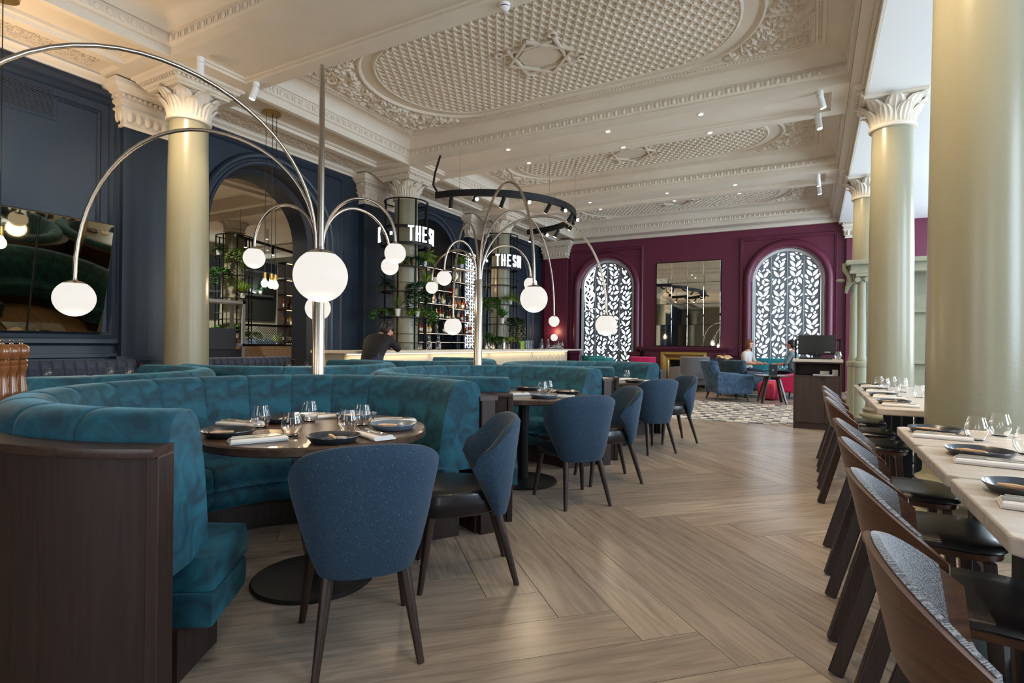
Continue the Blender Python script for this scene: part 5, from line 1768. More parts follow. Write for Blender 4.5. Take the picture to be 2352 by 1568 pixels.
# ================================================================ leaf-cut window screens
def leaf_loop(cx, cz, l, w, ang, n=5):
    p = []
    for k in range(2 * n):
        if k <= n: t = k / n; s_ = 1
        else: t = (2 * n - k) / n; s_ = -1
        u = (t - .5) * l; v = s_ * w / 2 * sin(pi * t) ** .8 * (1.12 - .3 * t)
        p.append((cx + u * cos(ang) - v * sin(ang), cz + u * sin(ang) + v * cos(ang)))
    return p
def screen_leaves(x0, x1, z0, ztop, seed):
    """vine of paired leaves up the panel, then smaller leaves fitted between"""
    g = random.Random(seed); out = []; occ = []
    def ok(lp, c, l):
        for (x, z) in lp:
            if x < x0 + .014 or x > x1 - .014 or z < z0 + .012: return False
            if z > ztop(x) - .016: return False
        for (oc, ol, olp) in occ:
            if abs(oc[0] - c[0]) > .3 or abs(oc[1] - c[1]) > .3: continue
            if (oc[0] - c[0]) ** 2 + (oc[1] - c[1]) ** 2 > ((l + ol) * .5 + .014) ** 2: continue
            for a in lp:
                for b in olp:
                    if (a[0] - b[0]) ** 2 + (a[1] - b[1]) ** 2 < .00045: return False
            for (P_, Q) in ((lp, olp), (olp, lp)):
                qx = sum(p[0] for p in Q) / len(Q); qz = sum(p[1] for p in Q) / len(Q); ins = False
                for i in range(len(P_)):
                    (xa, za), (xb, zb) = P_[i], P_[i - 1]
                    if (za > qz) != (zb > qz) and qx < (xb - xa) * (qz - za) / (zb - za) + xa: ins = not ins
                if ins: return False
        return True
    def put(cx, cz, l, w, a):
        lp = leaf_loop(cx, cz, l, w, a)
        if ok(lp, (cx, cz), l): occ.append(((cx, cz), l, lp)); out.append(lp); return True
        return False
    mid = (x0 + x1) / 2; z = z0 + .14; k = 0
    while z < 4.0:
        if k % 3 == 2:
            for q in range(5):
                a = pi / 2 + q * 2 * pi / 5; put(mid + .09 * cos(a), z + .09 * sin(a), .145, .07, a)
            for s_ in (-1, 1): put(mid + s_ * .16, z + .14, .15, .062, pi / 2 - s_ * .5)
        else:
            for s_ in (-1, 1):
                put(mid + s_ * .075, z + .03, .22, .082, pi / 2 - s_ * .62); put(mid + s_ * .155, z - .07, .17, .068, pi / 2 - s_ * 1.0)
        z += .27; k += 1
    for l in (.2, .16, .13, .10, .075):
        for tr in range(420):
            put(g.uniform(x0, x1), g.uniform(z0, 3.95), l, l * g.uniform(.36, .46), g.choice((1, -1)) * g.uniform(.4, 1.2) + (pi if g.random() < .3 else 0))
    return out
for wi, c in enumerate(WINC):
    win = bpy.data.objects.new('window_%d' % (wi + 1), None); COL.objects.link(win); win.location = (c, WY, 0); struct(win)
    rr = WR - .005
    ztop = lambda x, r_=rr - .075: WSP + sqrt(max(0.0, r_ * r_ - x * x)) if abs(x) < r_ else 0
    # frame round the opening
    mb = MB()
    arch_sweep(mb, 0, WSP, .56, [(rr, .16), (rr - .075, .16), (rr - .075, .22), (rr, .22), (rr, .16)], lambda u, v, d: (u, d, v))
    mb.build('window_frame', 'white_paint', win, smooth=SM)
    MB().box(-rr, rr, .10, .26, .55, .60).build('window_sill', 'white_paint', win)
    w4 = (2 * rr - .15) / 4
    for k in range(4):
        x0 = -rr + .075 + k * w4 + .004; x1 = x0 + w4 - .008
        zt = lambda x: ztop(x)
        loop = [(x0, .60), (x1, .60)] + [(x1 + (x0 - x1) * i / 10, zt(x1 + (x0 - x1) * i / 10)) for i in range(11)]
        loop = [p for i, p in enumerate(loop) if i == 0 or (abs(p[0] - loop[i - 1][0]) + abs(p[1] - loop[i - 1][1])) > 1e-4]
        fill_holes('screen_panel', loop, screen_leaves(x0, x1, .62, zt, 40 * wi + k), lambda u, v, d: (u, .165 + d, v), .012, 'screen_metal', win)
        if k: MB().box(x0 - .010, x0 + .002, .155, .175, .60, zt(x0 - .004)).build('mullion', 'white_paint', win)
    fill_holes('glazing', archloop(0, rr - .01, .56, WSP), [], lambda u, v, d: (u, .28 + d, v), .01, 'sky_glass', win)
# windows of the daylight side
for k, y in enumerate(WINY):
    win = bpy.data.objects.new('window_%d' % (k + 3), None); COL.objects.link(win); win.location = (5.0, y, 0); struct(win)
    mb = MB(); arch_sweep(mb, 0, 3.1, 1.0, [(1.05, -.05), (.98, -.05), (.98, .05), (1.05, .05), (1.05, -.05)], lambda u, v, d: (.15 + d, u, v))
    mb.build('window_frame', 'white_paint', win)
    MB().box(.13, .18, -.03, .03, 1.0, 4.1).build('mullion', 'white_paint', win)
    for z in (1.7, 2.4, 3.1): MB().box(.13, .18, -1.0, 1.0, z - .02, z + .02).build('glazing_bar', 'white_paint', win)

# ================================================================ mirror over the fireplace
mr = thing('wall_mirror', 'large panelled mirror above the fireplace on the plum wall', 'mirror', (-3.33, WY, 0))
x0, x1, z0, z1 = -.93, .93, 1.17, 3.69
MB().box(x0 - .02, x1 + .02, -.03, -.001, z0 - .02, z1 + .02).build('backing', 'black_metal', mr)
RM = random.Random(2)
for i in range(4):
    for j in range(4):
        a = x0 + (x1 - x0) * i / 4; b = x0 + (x1 - x0) * (i + 1) / 4; cz = z0 + (z1 - z0) * j / 4; dz = z0 + (z1 - z0) * (j + 1) / 4
        o = MB().box(-(b - a) / 2 + .004, (b - a) / 2 - .004, -.008, 0, -(dz - cz) / 2 + .004, (dz - cz) / 2 - .004).build('pane', 'mirror', mr, bevel=.002, seg=1)
        o.location = ((a + b) / 2, -.032, (cz + dz) / 2); o.rotation_euler = (RM.uniform(-.006, .006) - .02, 0, RM.uniform(-.006, .006))

# ================================================================ fireplace
fp = thing('fireplace', 'plum fireplace with brass surround and black hearth on the end wall', 'fireplace', (-3.38, WY, 0))
MB().box(-1.15, -.66, -.32, -.001, 0, 1.0).build('jamb', 'plum', fp, bevel=.01)
MB().box(.66, 1.15, -.32, -.001, 0, 1.0).build('jamb', 'plum', fp, bevel=.01)
MB().box(-.66, .66, -.32, -.001, .97, 1.0).build('lintel', 'plum', fp)
mb = MB()
for (d, z, h) in ((.0, 1.0, .03), (.04, 1.03, .025), (.10, 1.055, .045), (.14, 1.10, .035)):
    mb.box(-1.22 - d, 1.22 + d, -.36 - d, -.001, z, z + h)
mb.build('mantel_shelf', 'plum', fp, bevel=.008)
for s_ in (-1, 1):
    for k in range(3): MB().box(s_ * 1.0 - .12 + k * .09, s_ * 1.0 - .06 + k * .09, -.35, -.32, .3, .9).build('flute', 'plum_dark', fp, bevel=.008)
mb = MB(); P3 = lambda u, v, d: (u, -.30 - d, v)
v = []
for (d, h) in ((0, 0), (0, .05), (.07, .06), (.17, .02), (.22, .03), (.25, 0), (.25, -.2)):
    v.append([( -.66 + d, 0), (-.66 + d, .985 - d), (.66 - d, .985 - d), (.66 - d, 0)])
pr = ((0, 0), (0, .05), (.07, .06), (.17, .02), (.22, .03), (.25, 0), (.25, -.2))
vv = []; ff = []
for i, (d, h) in enumerate(pr):
    for (u, w) in v[i]: vv.append((u, -.30 - h, w))
for i in range(len(pr) - 1):
    for k in range(3): ff.append((i * 4 + k, i * 4 + k + 1, (i + 1) * 4 + k + 1, (i + 1) * 4 + k))
mb.add(vv, ff); mb.build('brass_surround', 'brass', fp)
MB().box(-.5, .5, -.1, -.08, 0, .72).build('firebox', 'fire_black', fp)
MB().box(-.9, .9, -.75, -.30, 0, .025).build('hearth', 'fire_black', fp)
cd = thing('candle', 'small lit candle on the mantel shelf by the mirror', 'candle', (-2.42, WY - .25, 1.136))
MB().lathe([(0, 0), (.025, 0), (.03, .07), (0, .07)], 14).build('jar', 'bulb', cd, smooth=SM)
MB().lathe([(0, .07), (.006, .09), (0, .12)], 8).build('flame', 'bulb', cd)

# wall globe on the plum pilaster
sc = thing('wall_globe', 'glowing white globe wall light on the far left plum pilaster', 'wall lamp', (-7.6, WY - .1, 1.40))
MB().lathe([(0, 0), (.05, 0), (.05, .03), (0, .03)], 16).xf(Matrix.Rotation(pi / 2, 4, 'X')).build('wall_plate', 'steel', sc)
MB().ell((0, -.14, 0), .12, .12, .12, 20, 14).build('globe', 'globe', sc, smooth=radians(60))
L = bpy.data.lights.new('sconce_glow', 'POINT'); L.energy = 6; L.color = (1, .66, .35); L.shadow_soft_size = .1
lo = bpy.data.objects.new('sconce_glow', L); COL.objects.link(lo); lo.parent = sc; lo.location = (0, -.18, .2)

# ================================================================ lounge
def armchair(label, x, y, rz, m, wing=True, scale=1.0, leg='leg_wood'):
    t = thing('armchair', label, 'armchair', (x, y, 0), radians(rz), 'lounge armchairs'); t.scale = (scale,) * 3
    # +y is the front
    MB().box(-.36, .36, -.34, .36, .16, .34).build('base', m, t, bevel=.03, seg=3, smooth=SM)
    MB().box(-.25, .25, -.22, .40, .33, .46).build('seat_cushion', m, t, bevel=.05, seg=4, smooth=SM)
    mb = MB()
    def bk(u, v):
        x_ = (u - .5) * (.62 + .08 * v); y_ = -.30 - .14 * v; z_ = .30 + .56 * v
        if wing: y_ += .12 * (abs(u - .5) * 2) ** 3
        return (x_, y_, z_)
    n, mm = 14, 8
    fr = [bk(i / n, j / mm) for j in range(mm + 1) for i in range(n + 1)]
    bkk = [(p[0] * 1.02, p[1] - .13, p[2]) for p in fr]
    w = n + 1; B = len(fr); f = []
    for j in range(mm):
        for i in range(n):
            q = (j * w + i, j * w + i + 1, (j + 1) * w + i + 1, (j + 1) * w + i); f.append(q); f.append(tuple(B + k for k in reversed(q)))
    for i in range(n):
        f.append((i, B + i, B + i + 1, i + 1)); k = mm * w + i; f.append((k, k + 1, B + k + 1, B + k))
    for j in range(mm):
        k = j * w; f.append((k, k + w, B + k + w, B + k)); k = j * w + n; f.append((k, B + k, B + k + w, k + w))
    mb.add(fr + bkk, f).build('backrest', m, t, bevel=.035, seg=3, smooth=SM)
    for s_ in (-1, 1):
        a, b = (.27, .40) if s_ > 0 else (-.40, -.27)
        mb = MB(); mb.prism([(-.36, .16), (.40, .16), (.42, .52), (.38, .57), (-.36, .62)], a, b, 'x')
        mb.build('arm', m, t, bevel=.03, seg=3, smooth=SM)
        for yy in (-.30, .30): MB().cyl((s_ * .30, yy, .17), (s_ * .33, yy + (.03 if yy > 0 else -.04), 0), .026, .016, 10).build('leg', leg, t, smooth=SM)
    return t
armchair('blue velvet armchair seen from the side, nearest the mosaic floor', -1.66, 12.85, -62, 'blue_velvet')
armchair('grey fabric armchair with its back to us before the fireplace', -2.85, 14.9, 28, 'grey_fabric', True, 1.05)
armchair('dark slate blue armchair with its back to us and a scarf over it', -1.50, 14.0, -28, 'slate_velvet', True, 1.0)
armchair('deep blue armchair half hidden before the hearth', -2.35, 15.9, 200, 'navy_velvet', True, .95)
armchair('pink velvet armchair beside the host desk', -.28, 14.1, 75, 'pink', True, .95)
armchair('pink velvet armchair far left of the fireplace, back showing', -4.25, 15.6, 10, 'pink', True, 1.0)
armchair('light teal armchair under the left window', -5.75, 15.85, 0, 'teal_light', True, 1.0)
armchair('green grey armchair just past the end of the bar', -6.95, 15.75, -20, 'slate_velvet', True, 1.05)
armchair('small teal armchair left of the pink one by the fireplace', -5.05, 14.6, 0, 'teal_light', True, .98)
# sofa under the right window
t = thing('window_sofa', 'light teal velvet sofa under the right leaf-patterned window', 'sofa', (-.85, 16.2, 0))
MB().box(-.85, .85, -.35, .35, .14, .44).build('seat', 'teal_light', t, bevel=.05, seg=3, smooth=SM)
MB().box(-.88, .88, .22, .46, .2, .86).build('backrest', 'teal_light', t, bevel=.06, seg=3, smooth=SM)
for s_ in (-1, 1):
    MB().box(s_ * .88 - .09, s_ * .88 + .09, -.35, .4, .14, .62).build('arm', 'teal_light', t, bevel=.05, seg=3, smooth=SM)
    for yy in (-.28, .3): MB().cyl((s_ * .78, yy, .16), (s_ * .8, yy, 0), .025, .016, 10).build('leg', 'leg_wood', t)
t = MB().grid(lambda u, v: ((u - .5) * .34, -.12 + .3 * v - (.1 if v > .5 else 0), .02 + .06 * sin(u * 9) * .3 + (.05 * sin(v * pi))), 12, 8).build('scarf', 'gold_cloth', None, smooth=SM)
md = t.modifiers.new('th', 'SOLIDIFY'); md.thickness = .02
t.location = (-1.86, 13.74, .875); t.rotation_euler = (0, 0, .9); tag(t, 'sand-coloured scarf draped over the slate blue armchair', 'scarf')
# low round table with a card
t = thing('side_table', 'round dark side table on four splayed legs with a black card', 'table', (-.76, 12.72, 0))
MB().lathe([(0, .555), (.33, .555), (.36, .57), (.36, .58), (0, .58)], 36).build('table_top', 'table_wood', t, smooth=SM)
for k in range(4):
    a = pi / 4 + k * pi / 2 + .25
    MB().bar((.15 * cos(a), .15 * sin(a), .555), (.33 * cos(a), .33 * sin(a), 0), .055, .03).build('leg', 'leg_wood', t, bevel=.005)
c = thing('menu_card', 'black standing card with a small star on the round side table', 'card', (-.74, 12.6, .581), radians(15))
MB().box(-.08, .08, -.006, .006, 0, .23).build('card', 'black', c)
MB().prism([(.022 * cos(k * pi / 4) * (1 if k % 2 == 0 else .4), .11 + .022 * sin(k * pi / 4) * (1 if k % 2 == 0 else .4)) for k in range(8)], -.008, -.0061, 'y').build('star_mark', 'paper', c)
# second low table by the sofa with glasses
t = thing('side_table', 'small black side table with glasses beside the sofa', 'table', (-.72, 14.55, 0))
MB().lathe([(0, .60), (.3, .60), (.3, .62), (0, .62)], 30).build('table_top', 'black', t, smooth=SM)
MB().lathe([(.03, .02), (.03, .6)], 12).build('stem', 'black_metal', t); MB().lathe([(0, 0), (.18, 0), (.17, .02), (0, .02)], 24).build('foot', 'black_metal', t)
for k in range(4): put_glass(-.85 + .09 * k, 14.5 + .05 * (k % 2), .621, ('first', 'second', 'third', 'last')[k] + ' glass from the left on the small table by the sofa', 'glasses by the sofa')
# pumpkin pouf
mb = MB()
def pf(u, v):
    a = 2 * pi * u; t_ = -pi / 2 + pi * v
    r = .225 * cos(t_) ** .55 * (1 - .055 * abs(sin(a * 6)) ** .5) if 0 < v < 1 else .0
    if 0 < v < 1: r = .265 * (abs(cos(t_)) ** .55) * (1 - .07 * (abs(cos(a * 6)) ** 6))
    return (r * cos(a), r * sin(a), .22 + .22 * sin(t_) - (.03 if v > .97 else 0))
mb.grid(pf, 72, 18)
pt = thing('pumpkin_pouf', 'ribbed red and pink pumpkin-shaped pouf under the side table', 'pouf', (-.84, 13.45, 0))
mb.build('cushion', 'red_pouf', pt, smooth=radians(70))
MB().lathe([(0, .42), (.03, .42), (.02, .44), (0, .445)], 12).build('button', 'red_pouf', pt)

# ================================================================ host desk
dk = thing('host_desk', 'dark wood host desk with pale top and open shelf', 'desk', (-.255, 8.97, 0), radians(0))
MB().box(0, .022, 0, .5, .0, .965).build('side_panel', 'desk_wood', dk); MB().box(.578, .60, 0, .5, 0, .965).build('side_panel', 'desk_wood', dk)
MB().box(.022, .578, .03, .5, .0, .09).build('plinth', 'desk_wood', dk)
d1 = MB().box(.024, .39, -.004, .018, .095, .745).build('door', 'desk_wood', dk, bevel=.002); d2 = MB().box(.394, .576, -.004, .018, .095, .745).build('door', 'desk_wood', dk, bevel=.002)
MB().prism([(.37 + .045 * cos(a * pi / 8), .745 - .05 * sin(a * pi / 8)) for a in range(9)], -.0055, -.004, 'y').build('finger_cutout', 'black', d1)
MB().box(.022, .578, 0, .5, .748, .77).build('shelf', 'desk_wood', dk); MB().box(.022, .578, .48, .5, .1, .965).build('back_panel', 'desk_wood', dk)
MB().box(-.015, .615, -.03, .53, .965, 1.005).build('desk_top', 'stone_top', dk, bevel=.004)
MB().box(.022, .578, 0, .03, .945, .965).build('top_rail', 'desk_wood', dk)
for x in (.0, .575): MB().box(x, x + .025, .40, .44, 1.005, 1.29).build('guard_post', 'black_metal', dk)
MB().box(0, .60, .40, .44, 1.275, 1.295).build('guard_rail', 'black_metal', dk)
mb = MB()
for k in range(14):
    x = .03 + k * .037
    mb.bar((x, .42, 1.01), (min(.57, x + .13), .42, 1.16), .003); mb.bar((x, .42, 1.16), (min(.57, x + .13), .42, 1.01), .003)
o = mb.build('wire_mesh', 'black_metal', dk); o['kind'] = 'stuff'
mo = thing('monitor', 'black computer screen on the host desk', 'monitor', (.035, 9.15, 1.0055), radians(3))
MB().box(-.24, .24, -.02, .02, .06, .345).build('casing', 'black', mo, bevel=.006)
MB().box(-.23, .23, -.0225, -.0202, .09, .337).build('screen', 'monitor_glass', mo)
MB().box(.10, .17, -.0232, -.0203, .095, .107).build('sticker', 'paper', mo)
MB().box(-.015, .015, -.023, -.02, .07, .077).build('maker_badge', 'steel', mo)
MB().box(-.05, .05, -.01, .03, .012, .16).build('stand', 'black', mo); MB().box(-.12, .12, -.07, .09, 0, .014).build('foot', 'black', mo, bevel=.004)
kb = thing('keyboard', 'black keyboard in front of the screen on the host desk', 'keyboard', (.02, 9.0, 1.0055))
MB().box(-.21, .21, -.05, .05, 0, .018).build('tray', 'black', kb, bevel=.004)
mb = MB()
for i in range(14):
    for j in range(4): mb.box(-.198 + i * .0285, -.176 + i * .0285, -.044 + j * .0225, -.027 + j * .0225, .018, .025)
o = mb.build('keys', 'dark_grey', kb); o['kind'] = 'stuff'
tag(MB().box(-.06, .06, -.05, .05, 0, .06).build('note_box', 'label_cream', None, loc=(.14, 9.25, .7705)), 'cream box on the open shelf of the host desk', 'box')
tag(MB().box(-.035, .035, -.05, .05, 0, .085).build('note_box', 'paper', None, loc=(.27, 9.15, .7705)), 'small white box at the right of the desk shelf', 'box')
tag(MB().box(-.13, .13, -.08, .08, 0, .018).build('notebook', 'paper', None, loc=(.12, 9.09, .7705)), 'pale notebook lying on the desk shelf', 'notebook')
for k in range(3):
    tag(mobj('tumbler', GL, None, (.30, 9.0 + .1 * k, 1.0055)), ('left', 'middle', 'right')[k] + ' small glass jar at the right end of the host desk', 'jar', 'jars on the host desk')
# ================================================================ left wall: tilted mirror, navy banquettes, tables
tm = thing('tilted_mirror', 'big dark bronze mirror leaning out from the blue wall on the left', 'mirror', (WX + .06, 2.2, 1.26), 0)
y0, y1, h = -1.6, 1.50, 1.42
bd = bpy.data.objects.new('mirror_board', None)
tilt = radians(13)
def tl(o): o.rotation_euler = (0, tilt, 0); return o
tl(MB().box(-.03, 0, y0, y1, 0, h).build('backing', 'black_metal', tm))
nn = 4
for i in range(nn):
    a = y0 + (y1 - y0) * i / nn; b = y0 + (y1 - y0) * (i + 1) / nn
    tl(MB().box(.002, .012, a + .006, b - .006, .01, h - .01).build('pane', 'mirror_dark', tm, bevel=.010, seg=1))
for y in (y0 + .3, y1 - .3):
    MB().bar((-.05, y, 1.2), (.15, y, 1.25), .02).build('bracket', 'black_metal', tm)

def wall_banquette(label, ya, yb, m='navy_velvet'):
    t = thing('wall_banquette', label, 'banquette', (WX + .26, (ya + yb) / 2, 0), 0, 'navy channelled wall banquettes')
    L_2 = (yb - ya) / 2
    n = max(3, int(round((yb - ya) / .115)))
    w = (yb - ya) / n
    prof = [(-.02, .40), (.10, .42), (.085, .60), (.06, .80), (.03, .90), (-.02, .925), (-.08, .92), (-.11, .88), (-.11, .40)]
    mb = MB()
    st = [(-.5, .012), (-.44, .004), (-.2, 0), (.2, 0), (.44, .004), (.5, .012)]
    v = []; f = []; mm = len(prof)
    for (q, pin) in st:
        for (x, z) in prof:
            v.append((x - (pin if x > -.05 else 0), q * w, z - (pin if z > .8 else 0)))
    for k in range(len(st) - 1):
        for i in range(mm): f.append((k * mm + i, k * mm + (i + 1) % mm, (k + 1) * mm + (i + 1) % mm, (k + 1) * mm + i))
    f.append(tuple(range(mm))); f.append(tuple((len(st) - 1) * mm + i for i in range(mm)))
    mb.add(v, f); me = mb.mesh('back_channel', m, radians(50))
    for k in range(n): mobj('back_channel', me, t, (0, -L_2 + w * (k + .5), 0))
    MB().box(-.1, .46, -L_2, L_2, .30, .45).build('seat', m, t, bevel=.04, seg=3, smooth=SM)
    MB().box(-.1, .40, -L_2, L_2, 0, .30).build('plinth', 'dark_wood', t)
    for s_ in (-1, 1): MB().box(-.14, .10, s_ * (L_2 + .02) - .02, s_ * (L_2 + .02) + .02, 0, .87).build('end_panel', 'dark_wood', t, bevel=.004)
    return t
wall_banquette('navy channelled wall sofa under the tilted mirror', -1.2, 4.02)
wall_banquette('navy channelled wall sofa across the open arch', 4.98, 6.5)

def dining_table(label, x, y, w=.66, d=.66):
    t = thing('dining_table', label, 'table', (x, y, 0), 0, 'dark square tables by the blue wall')
    MB().box(-w / 2, w / 2, -d / 2, d / 2, .715, .75).build('table_top', 'table_wood', t, bevel=.004)
    MB().cyl((0, 0, .02), (0, 0, .715), .035, None, 12).build('stem', 'black_metal', t)
    MB().box(-.2, .2, -.2, .2, 0, .02).build('foot', 'black_metal', t)
    return t
dining_table('dark square table by the wall sofa, nearest the camera', -7.15, 2.75)
dining_table('dark square table by the end of the wall sofa, second along', -7.08, 3.5)
dining_table('dark square table before the open arch', -7.15, 5.8)
put_glass(-7.25, 2.80, ZT, 'round tumbler far left on the wall sofa table')
put_glass(-7.10, 3.33, ZT, 'left tumbler of two on the table by the wall sofa end')
put_glass(-7.0, 3.48, ZT, 'right tumbler of two on the table by the wall sofa end')
put_napkin(-7.05, 3.22, ZT, .9, 'folded napkin left of the tumblers by the wall sofa', False)
put_plate(-7.16, 3.56, ZT, 0, 'dark plate between the two tumblers by the wall sofa', False)
put_napkin(-7.25, 2.62, ZT, .9, 'folded napkin beside the far left tumbler', False)
put_glass(-7.0, 5.7, ZT, 'left tumbler on the table before the arch'); put_glass(-6.95, 6.0, ZT, 'right tumbler on the table before the arch')

# pepper mills on the ledge of the nearest booth
mill_prof = [(0, 0), (.030, 0), (.031, .012), (.027, .02), (.029, .03), (.031, .05), (.027, .09), (.021, .13), (.018, .16), (.0195, .18), (.026, .195), (.0265, .21), (.022, .215), (.0265, .222), (.0265, .234), (.021, .24),
             (.024, .245), (.031, .262), (.0335, .28), (.031, .298), (.022, .312), (.008, .318), (.006, .325), (.007, .332), (0, .336)]
for k, (a, lb) in enumerate(((221.5, 'rightmost turned wooden pepper mill on the booth ledge'), (225.0, 'middle turned wooden pepper mill on the booth ledge'), (228.6, 'leftmost turned wooden pepper mill on the booth ledge'))):
    x = BC[0] + 1.185 * cos(radians(a)); y = BC[1] + 1.185 * sin(radians(a))
    t = thing('pepper_mill', lb, 'pepper mill', (x, y, .8525), 0, 'pepper mills on the ledge'); t.scale = (.98, .98, .95)
    MB().lathe(mill_prof[:16], 28).build('body', 'mill_wood', t, smooth=radians(35))
    h_ = MB().lathe([(0, .2405)] + mill_prof[16:22] , 28).build('head', 'mill_wood', t, smooth=radians(35))
    MB().lathe([(0, .312), (.008, .316), (.005, .324), (.0085, .332), (.005, .338), (0, .34)], 14).build('knob', 'steel', h_, smooth=SM)

# ================================================================ pendants
def pendant(label, x, y, ztop, drops):
    t = thing('pendant_light', label, 'pendant lamp', (x, y, 0), 0, 'brass pendant lamps')
    MB().lathe([(0, ztop), (.13, ztop), (.13, ztop - .035), (0, ztop - .035)], 28).build('ceiling_rose', 'brass', t, smooth=SM)
    for (dx, dy, z) in drops:
        MB().cyl((dx, dy, ztop - .03), (dx, dy, z + .17), .005, None, 6).build('cable', 'black', t)
        MB().lathe([(.008, z + .18), (.024, z + .175), (.026, z + .09), (.022, z + .08)], 14, c=(dx, dy, 0)).build('lamp_holder', 'brass', t, smooth=SM)
        MB().lathe([(.018, z + .085), (.03, z + .06), (.048, z + .025), (.05, z), (.04, z - .03), (.02, z - .046), (.0001, z - .05)], 18, c=(dx, dy, 0)).build('bulb', 'bulb', t, smooth=radians(60))
        L = bpy.data.lights.new('bulb_glow', 'POINT'); L.energy = 5; L.color = (1, .66, .36); L.shadow_soft_size = .05
        lo = bpy.data.objects.new('bulb_glow', L); COL.objects.link(lo); lo.parent = t; lo.location = (dx, dy, z - .08)
    return t
pendant('brass pendant cluster of three bare bulbs before the arch', -7.29, 5.58, ZS + .088, ((-.06, -.05, 2.05), (.05, -.02, 2.03), (.0, .09, 2.03)))
pendant('single brass pendant with glowing bulb at the far left edge', -7.25, 2.39, ZS + .088, ((0, 0, 2.14),))

# ================================================================ room beyond the arch
bx0, bx1, by0, by1 = -18.5, WX - .75, 3.0, 15.5
struct(MB().box(bx0 - .2, bx0, by0, by1 + 4, 0, 4.7).build('wall_back_room', 'sage_wood'))
struct(MB().box(bx0, bx1, by1 + 3.0, by1 + 3.2, 0, 4.7).build('wall_back_room_side', 'navy_wall'))
struct(MB().box(bx0, bx1, by0 - .2, by0, 0, 4.7).build('wall_back_room_near', 'navy_wall'))
bcl = struct(MB().box(bx0, bx1 + .6, by0, by1 + 3.2, 4.62, 4.8).build('ceiling_back_room', 'cream'))
for x in (-14.1, -10.6):
    mb = MB(); mb.rsweep(x - 2.9, x + .1, 4.4, 8.6, [(0, 4.62), (0, 4.45), (.12, 4.42), (.12, 4.36), (.3, 4.34), (.3, 4.62)]); mb.build('beam', 'cream', bcl)
for y in (9.3, 13.5):
    MB().box(bx0, bx1, y - .4, y + .4, 4.32, 4.62).build('beam', 'cream', bcl)
    MB().box(bx0, bx1, y - .46, y + .46, 4.50, 4.56).build('beam', 'cream', bcl)
for (x, y) in ((-10.6, 6.5), (-12.8, 7.6), (-11.5, 10.9), (-14.8, 11.2), (-16.6, 12.6), (-15.5, 8.0)):  # fill lamps added to brighten the room beyond the arch
    L = bpy.data.lights.new('back_room_added_fill', 'SPOT'); L.energy = 420; L.color = (1, .92, .80); L.spot_size = radians(150); L.spot_blend = 1; L.shadow_soft_size = .08
    lo = bpy.data.objects.new('back_room_added_fill', L); COL.objects.link(lo); lo.location = (x, y, 4.28)
    t = thing('downlight', 'small fill lamp added in the room beyond the arch', 'downlight', (x, y, 4.32), 0, 'added fill lamps beyond the arch')
    MB().lathe([(.06, .3), (.06, 0), (.04, -.006), (.035, 0)], 16, cap=False).build('trim_ring', 'white_paint', t)
    MB().lathe([(0.0001, .002), (.036, .002)], 16, cap=False).build('lens', 'downlight', t)
QX, QY = -13.6, 9.3
column(QX, QY, 'pale column ringed by plants in the room beyond the arch')
cage(QX, QY, 'black ring cage with plants seen through the arch', (1.25, 1.75, 2.3, 2.9, 3.4), 3.95)
fq = atan2(-QY, -QX)
for (deg, z, kind, r, h, m, lb, n) in ((-60, 3.4, 'fern', .24, .26, 'leaf', 'small fern high on the cage beyond the arch', 26), (20, 3.4, 'trail', .3, .8, 'leaf_light', 'yellow green trailer high on the cage beyond the arch', 170),
                                       (30, 2.3, 'spike', .4, .42, 'leaf_light', 'bright spiky plant in the middle of the cage beyond the arch', 40), (-50, 2.9, 'trail', .24, .7, 'leaf', 'leafy trailer on the left of the cage beyond the arch', 130),
                                       (-50, 1.25, 'bush', .26, .3, 'leaf', 'round bush low on the left of the cage beyond the arch', 90), (10, 1.25, 'bush', .3, .3, 'leaf', 'round bush low on the front of the cage beyond the arch', 100),
                                       (75, 1.25, 'trail', .34, .5, 'leaf', 'wide trailer low on the right of the cage beyond the arch', 170)):
    x, y = PD((QX, QY), fq, deg)
    plant(x, y, z, kind, r, h, lb, m, 'pot_white', seed=int(z * 50 + deg) % 91 + 3, n=n)
# steel frame shelf, stone counter with mesh screen, lit shelf of bottles
t = thing('steel_frame_shelf', 'grey steel shelf frame with dark boxes inside the arch, left', 'shelving', (-11.2, 7.2, 0), radians(90))
for x in (-.9, .55):
    for y in (-.2, .2): MB().bar((x, y, 0), (x, y, 2.05), .06).build('post', 'concrete', t)
for z in (1.12, 2.05): MB().box(-.93, .58, -.23, .23, z - .06, z).build('shelf', 'concrete', t)
MB().box(-.85, .5, -.2, .2, .1, 1.0).build('cabinet', 'dark_grey', t)
t2 = thing('patterned_box', 'dark box with slanted slat pattern on the steel shelf', 'box', (-10.98, 7.15, .46), radians(90))
MB().box(-.35, .35, -.1, .1, .55, .98).build('body', 'dark_grey', t2)
for k in range(9): MB().bar((-.3 + k * .07, .105, .6), (-.2 + k * .07 if k < 8 else .3, .105, .93), .02).build('slat', 'concrete', t2)
t = thing('stone_counter', 'tan stone counter with black mesh screen inside the arch', 'counter', (-11.6, 9.3, 0))
for k in range(4): MB().box(0, .35, -1.4 + k * .9 + .004, -1.4 + (k + 1) * .9 - .004, 0, 1.06).build('stone_slab', 'tan_stone', t)
for (y, z0_, z1_) in ((-1.4, 1.06, 1.56), (1.35, 1.06, 1.56), (2.15, 1.06, 1.56)): MB().box(.28, .33, y, y + .06, z0_, z1_).build('screen_post', 'black_metal', t)
for z in (1.06, 1.52): MB().box(.28, .33, -1.4, 2.2, z, z + .05).build('screen_rail', 'black_metal', t)
mb = MB()
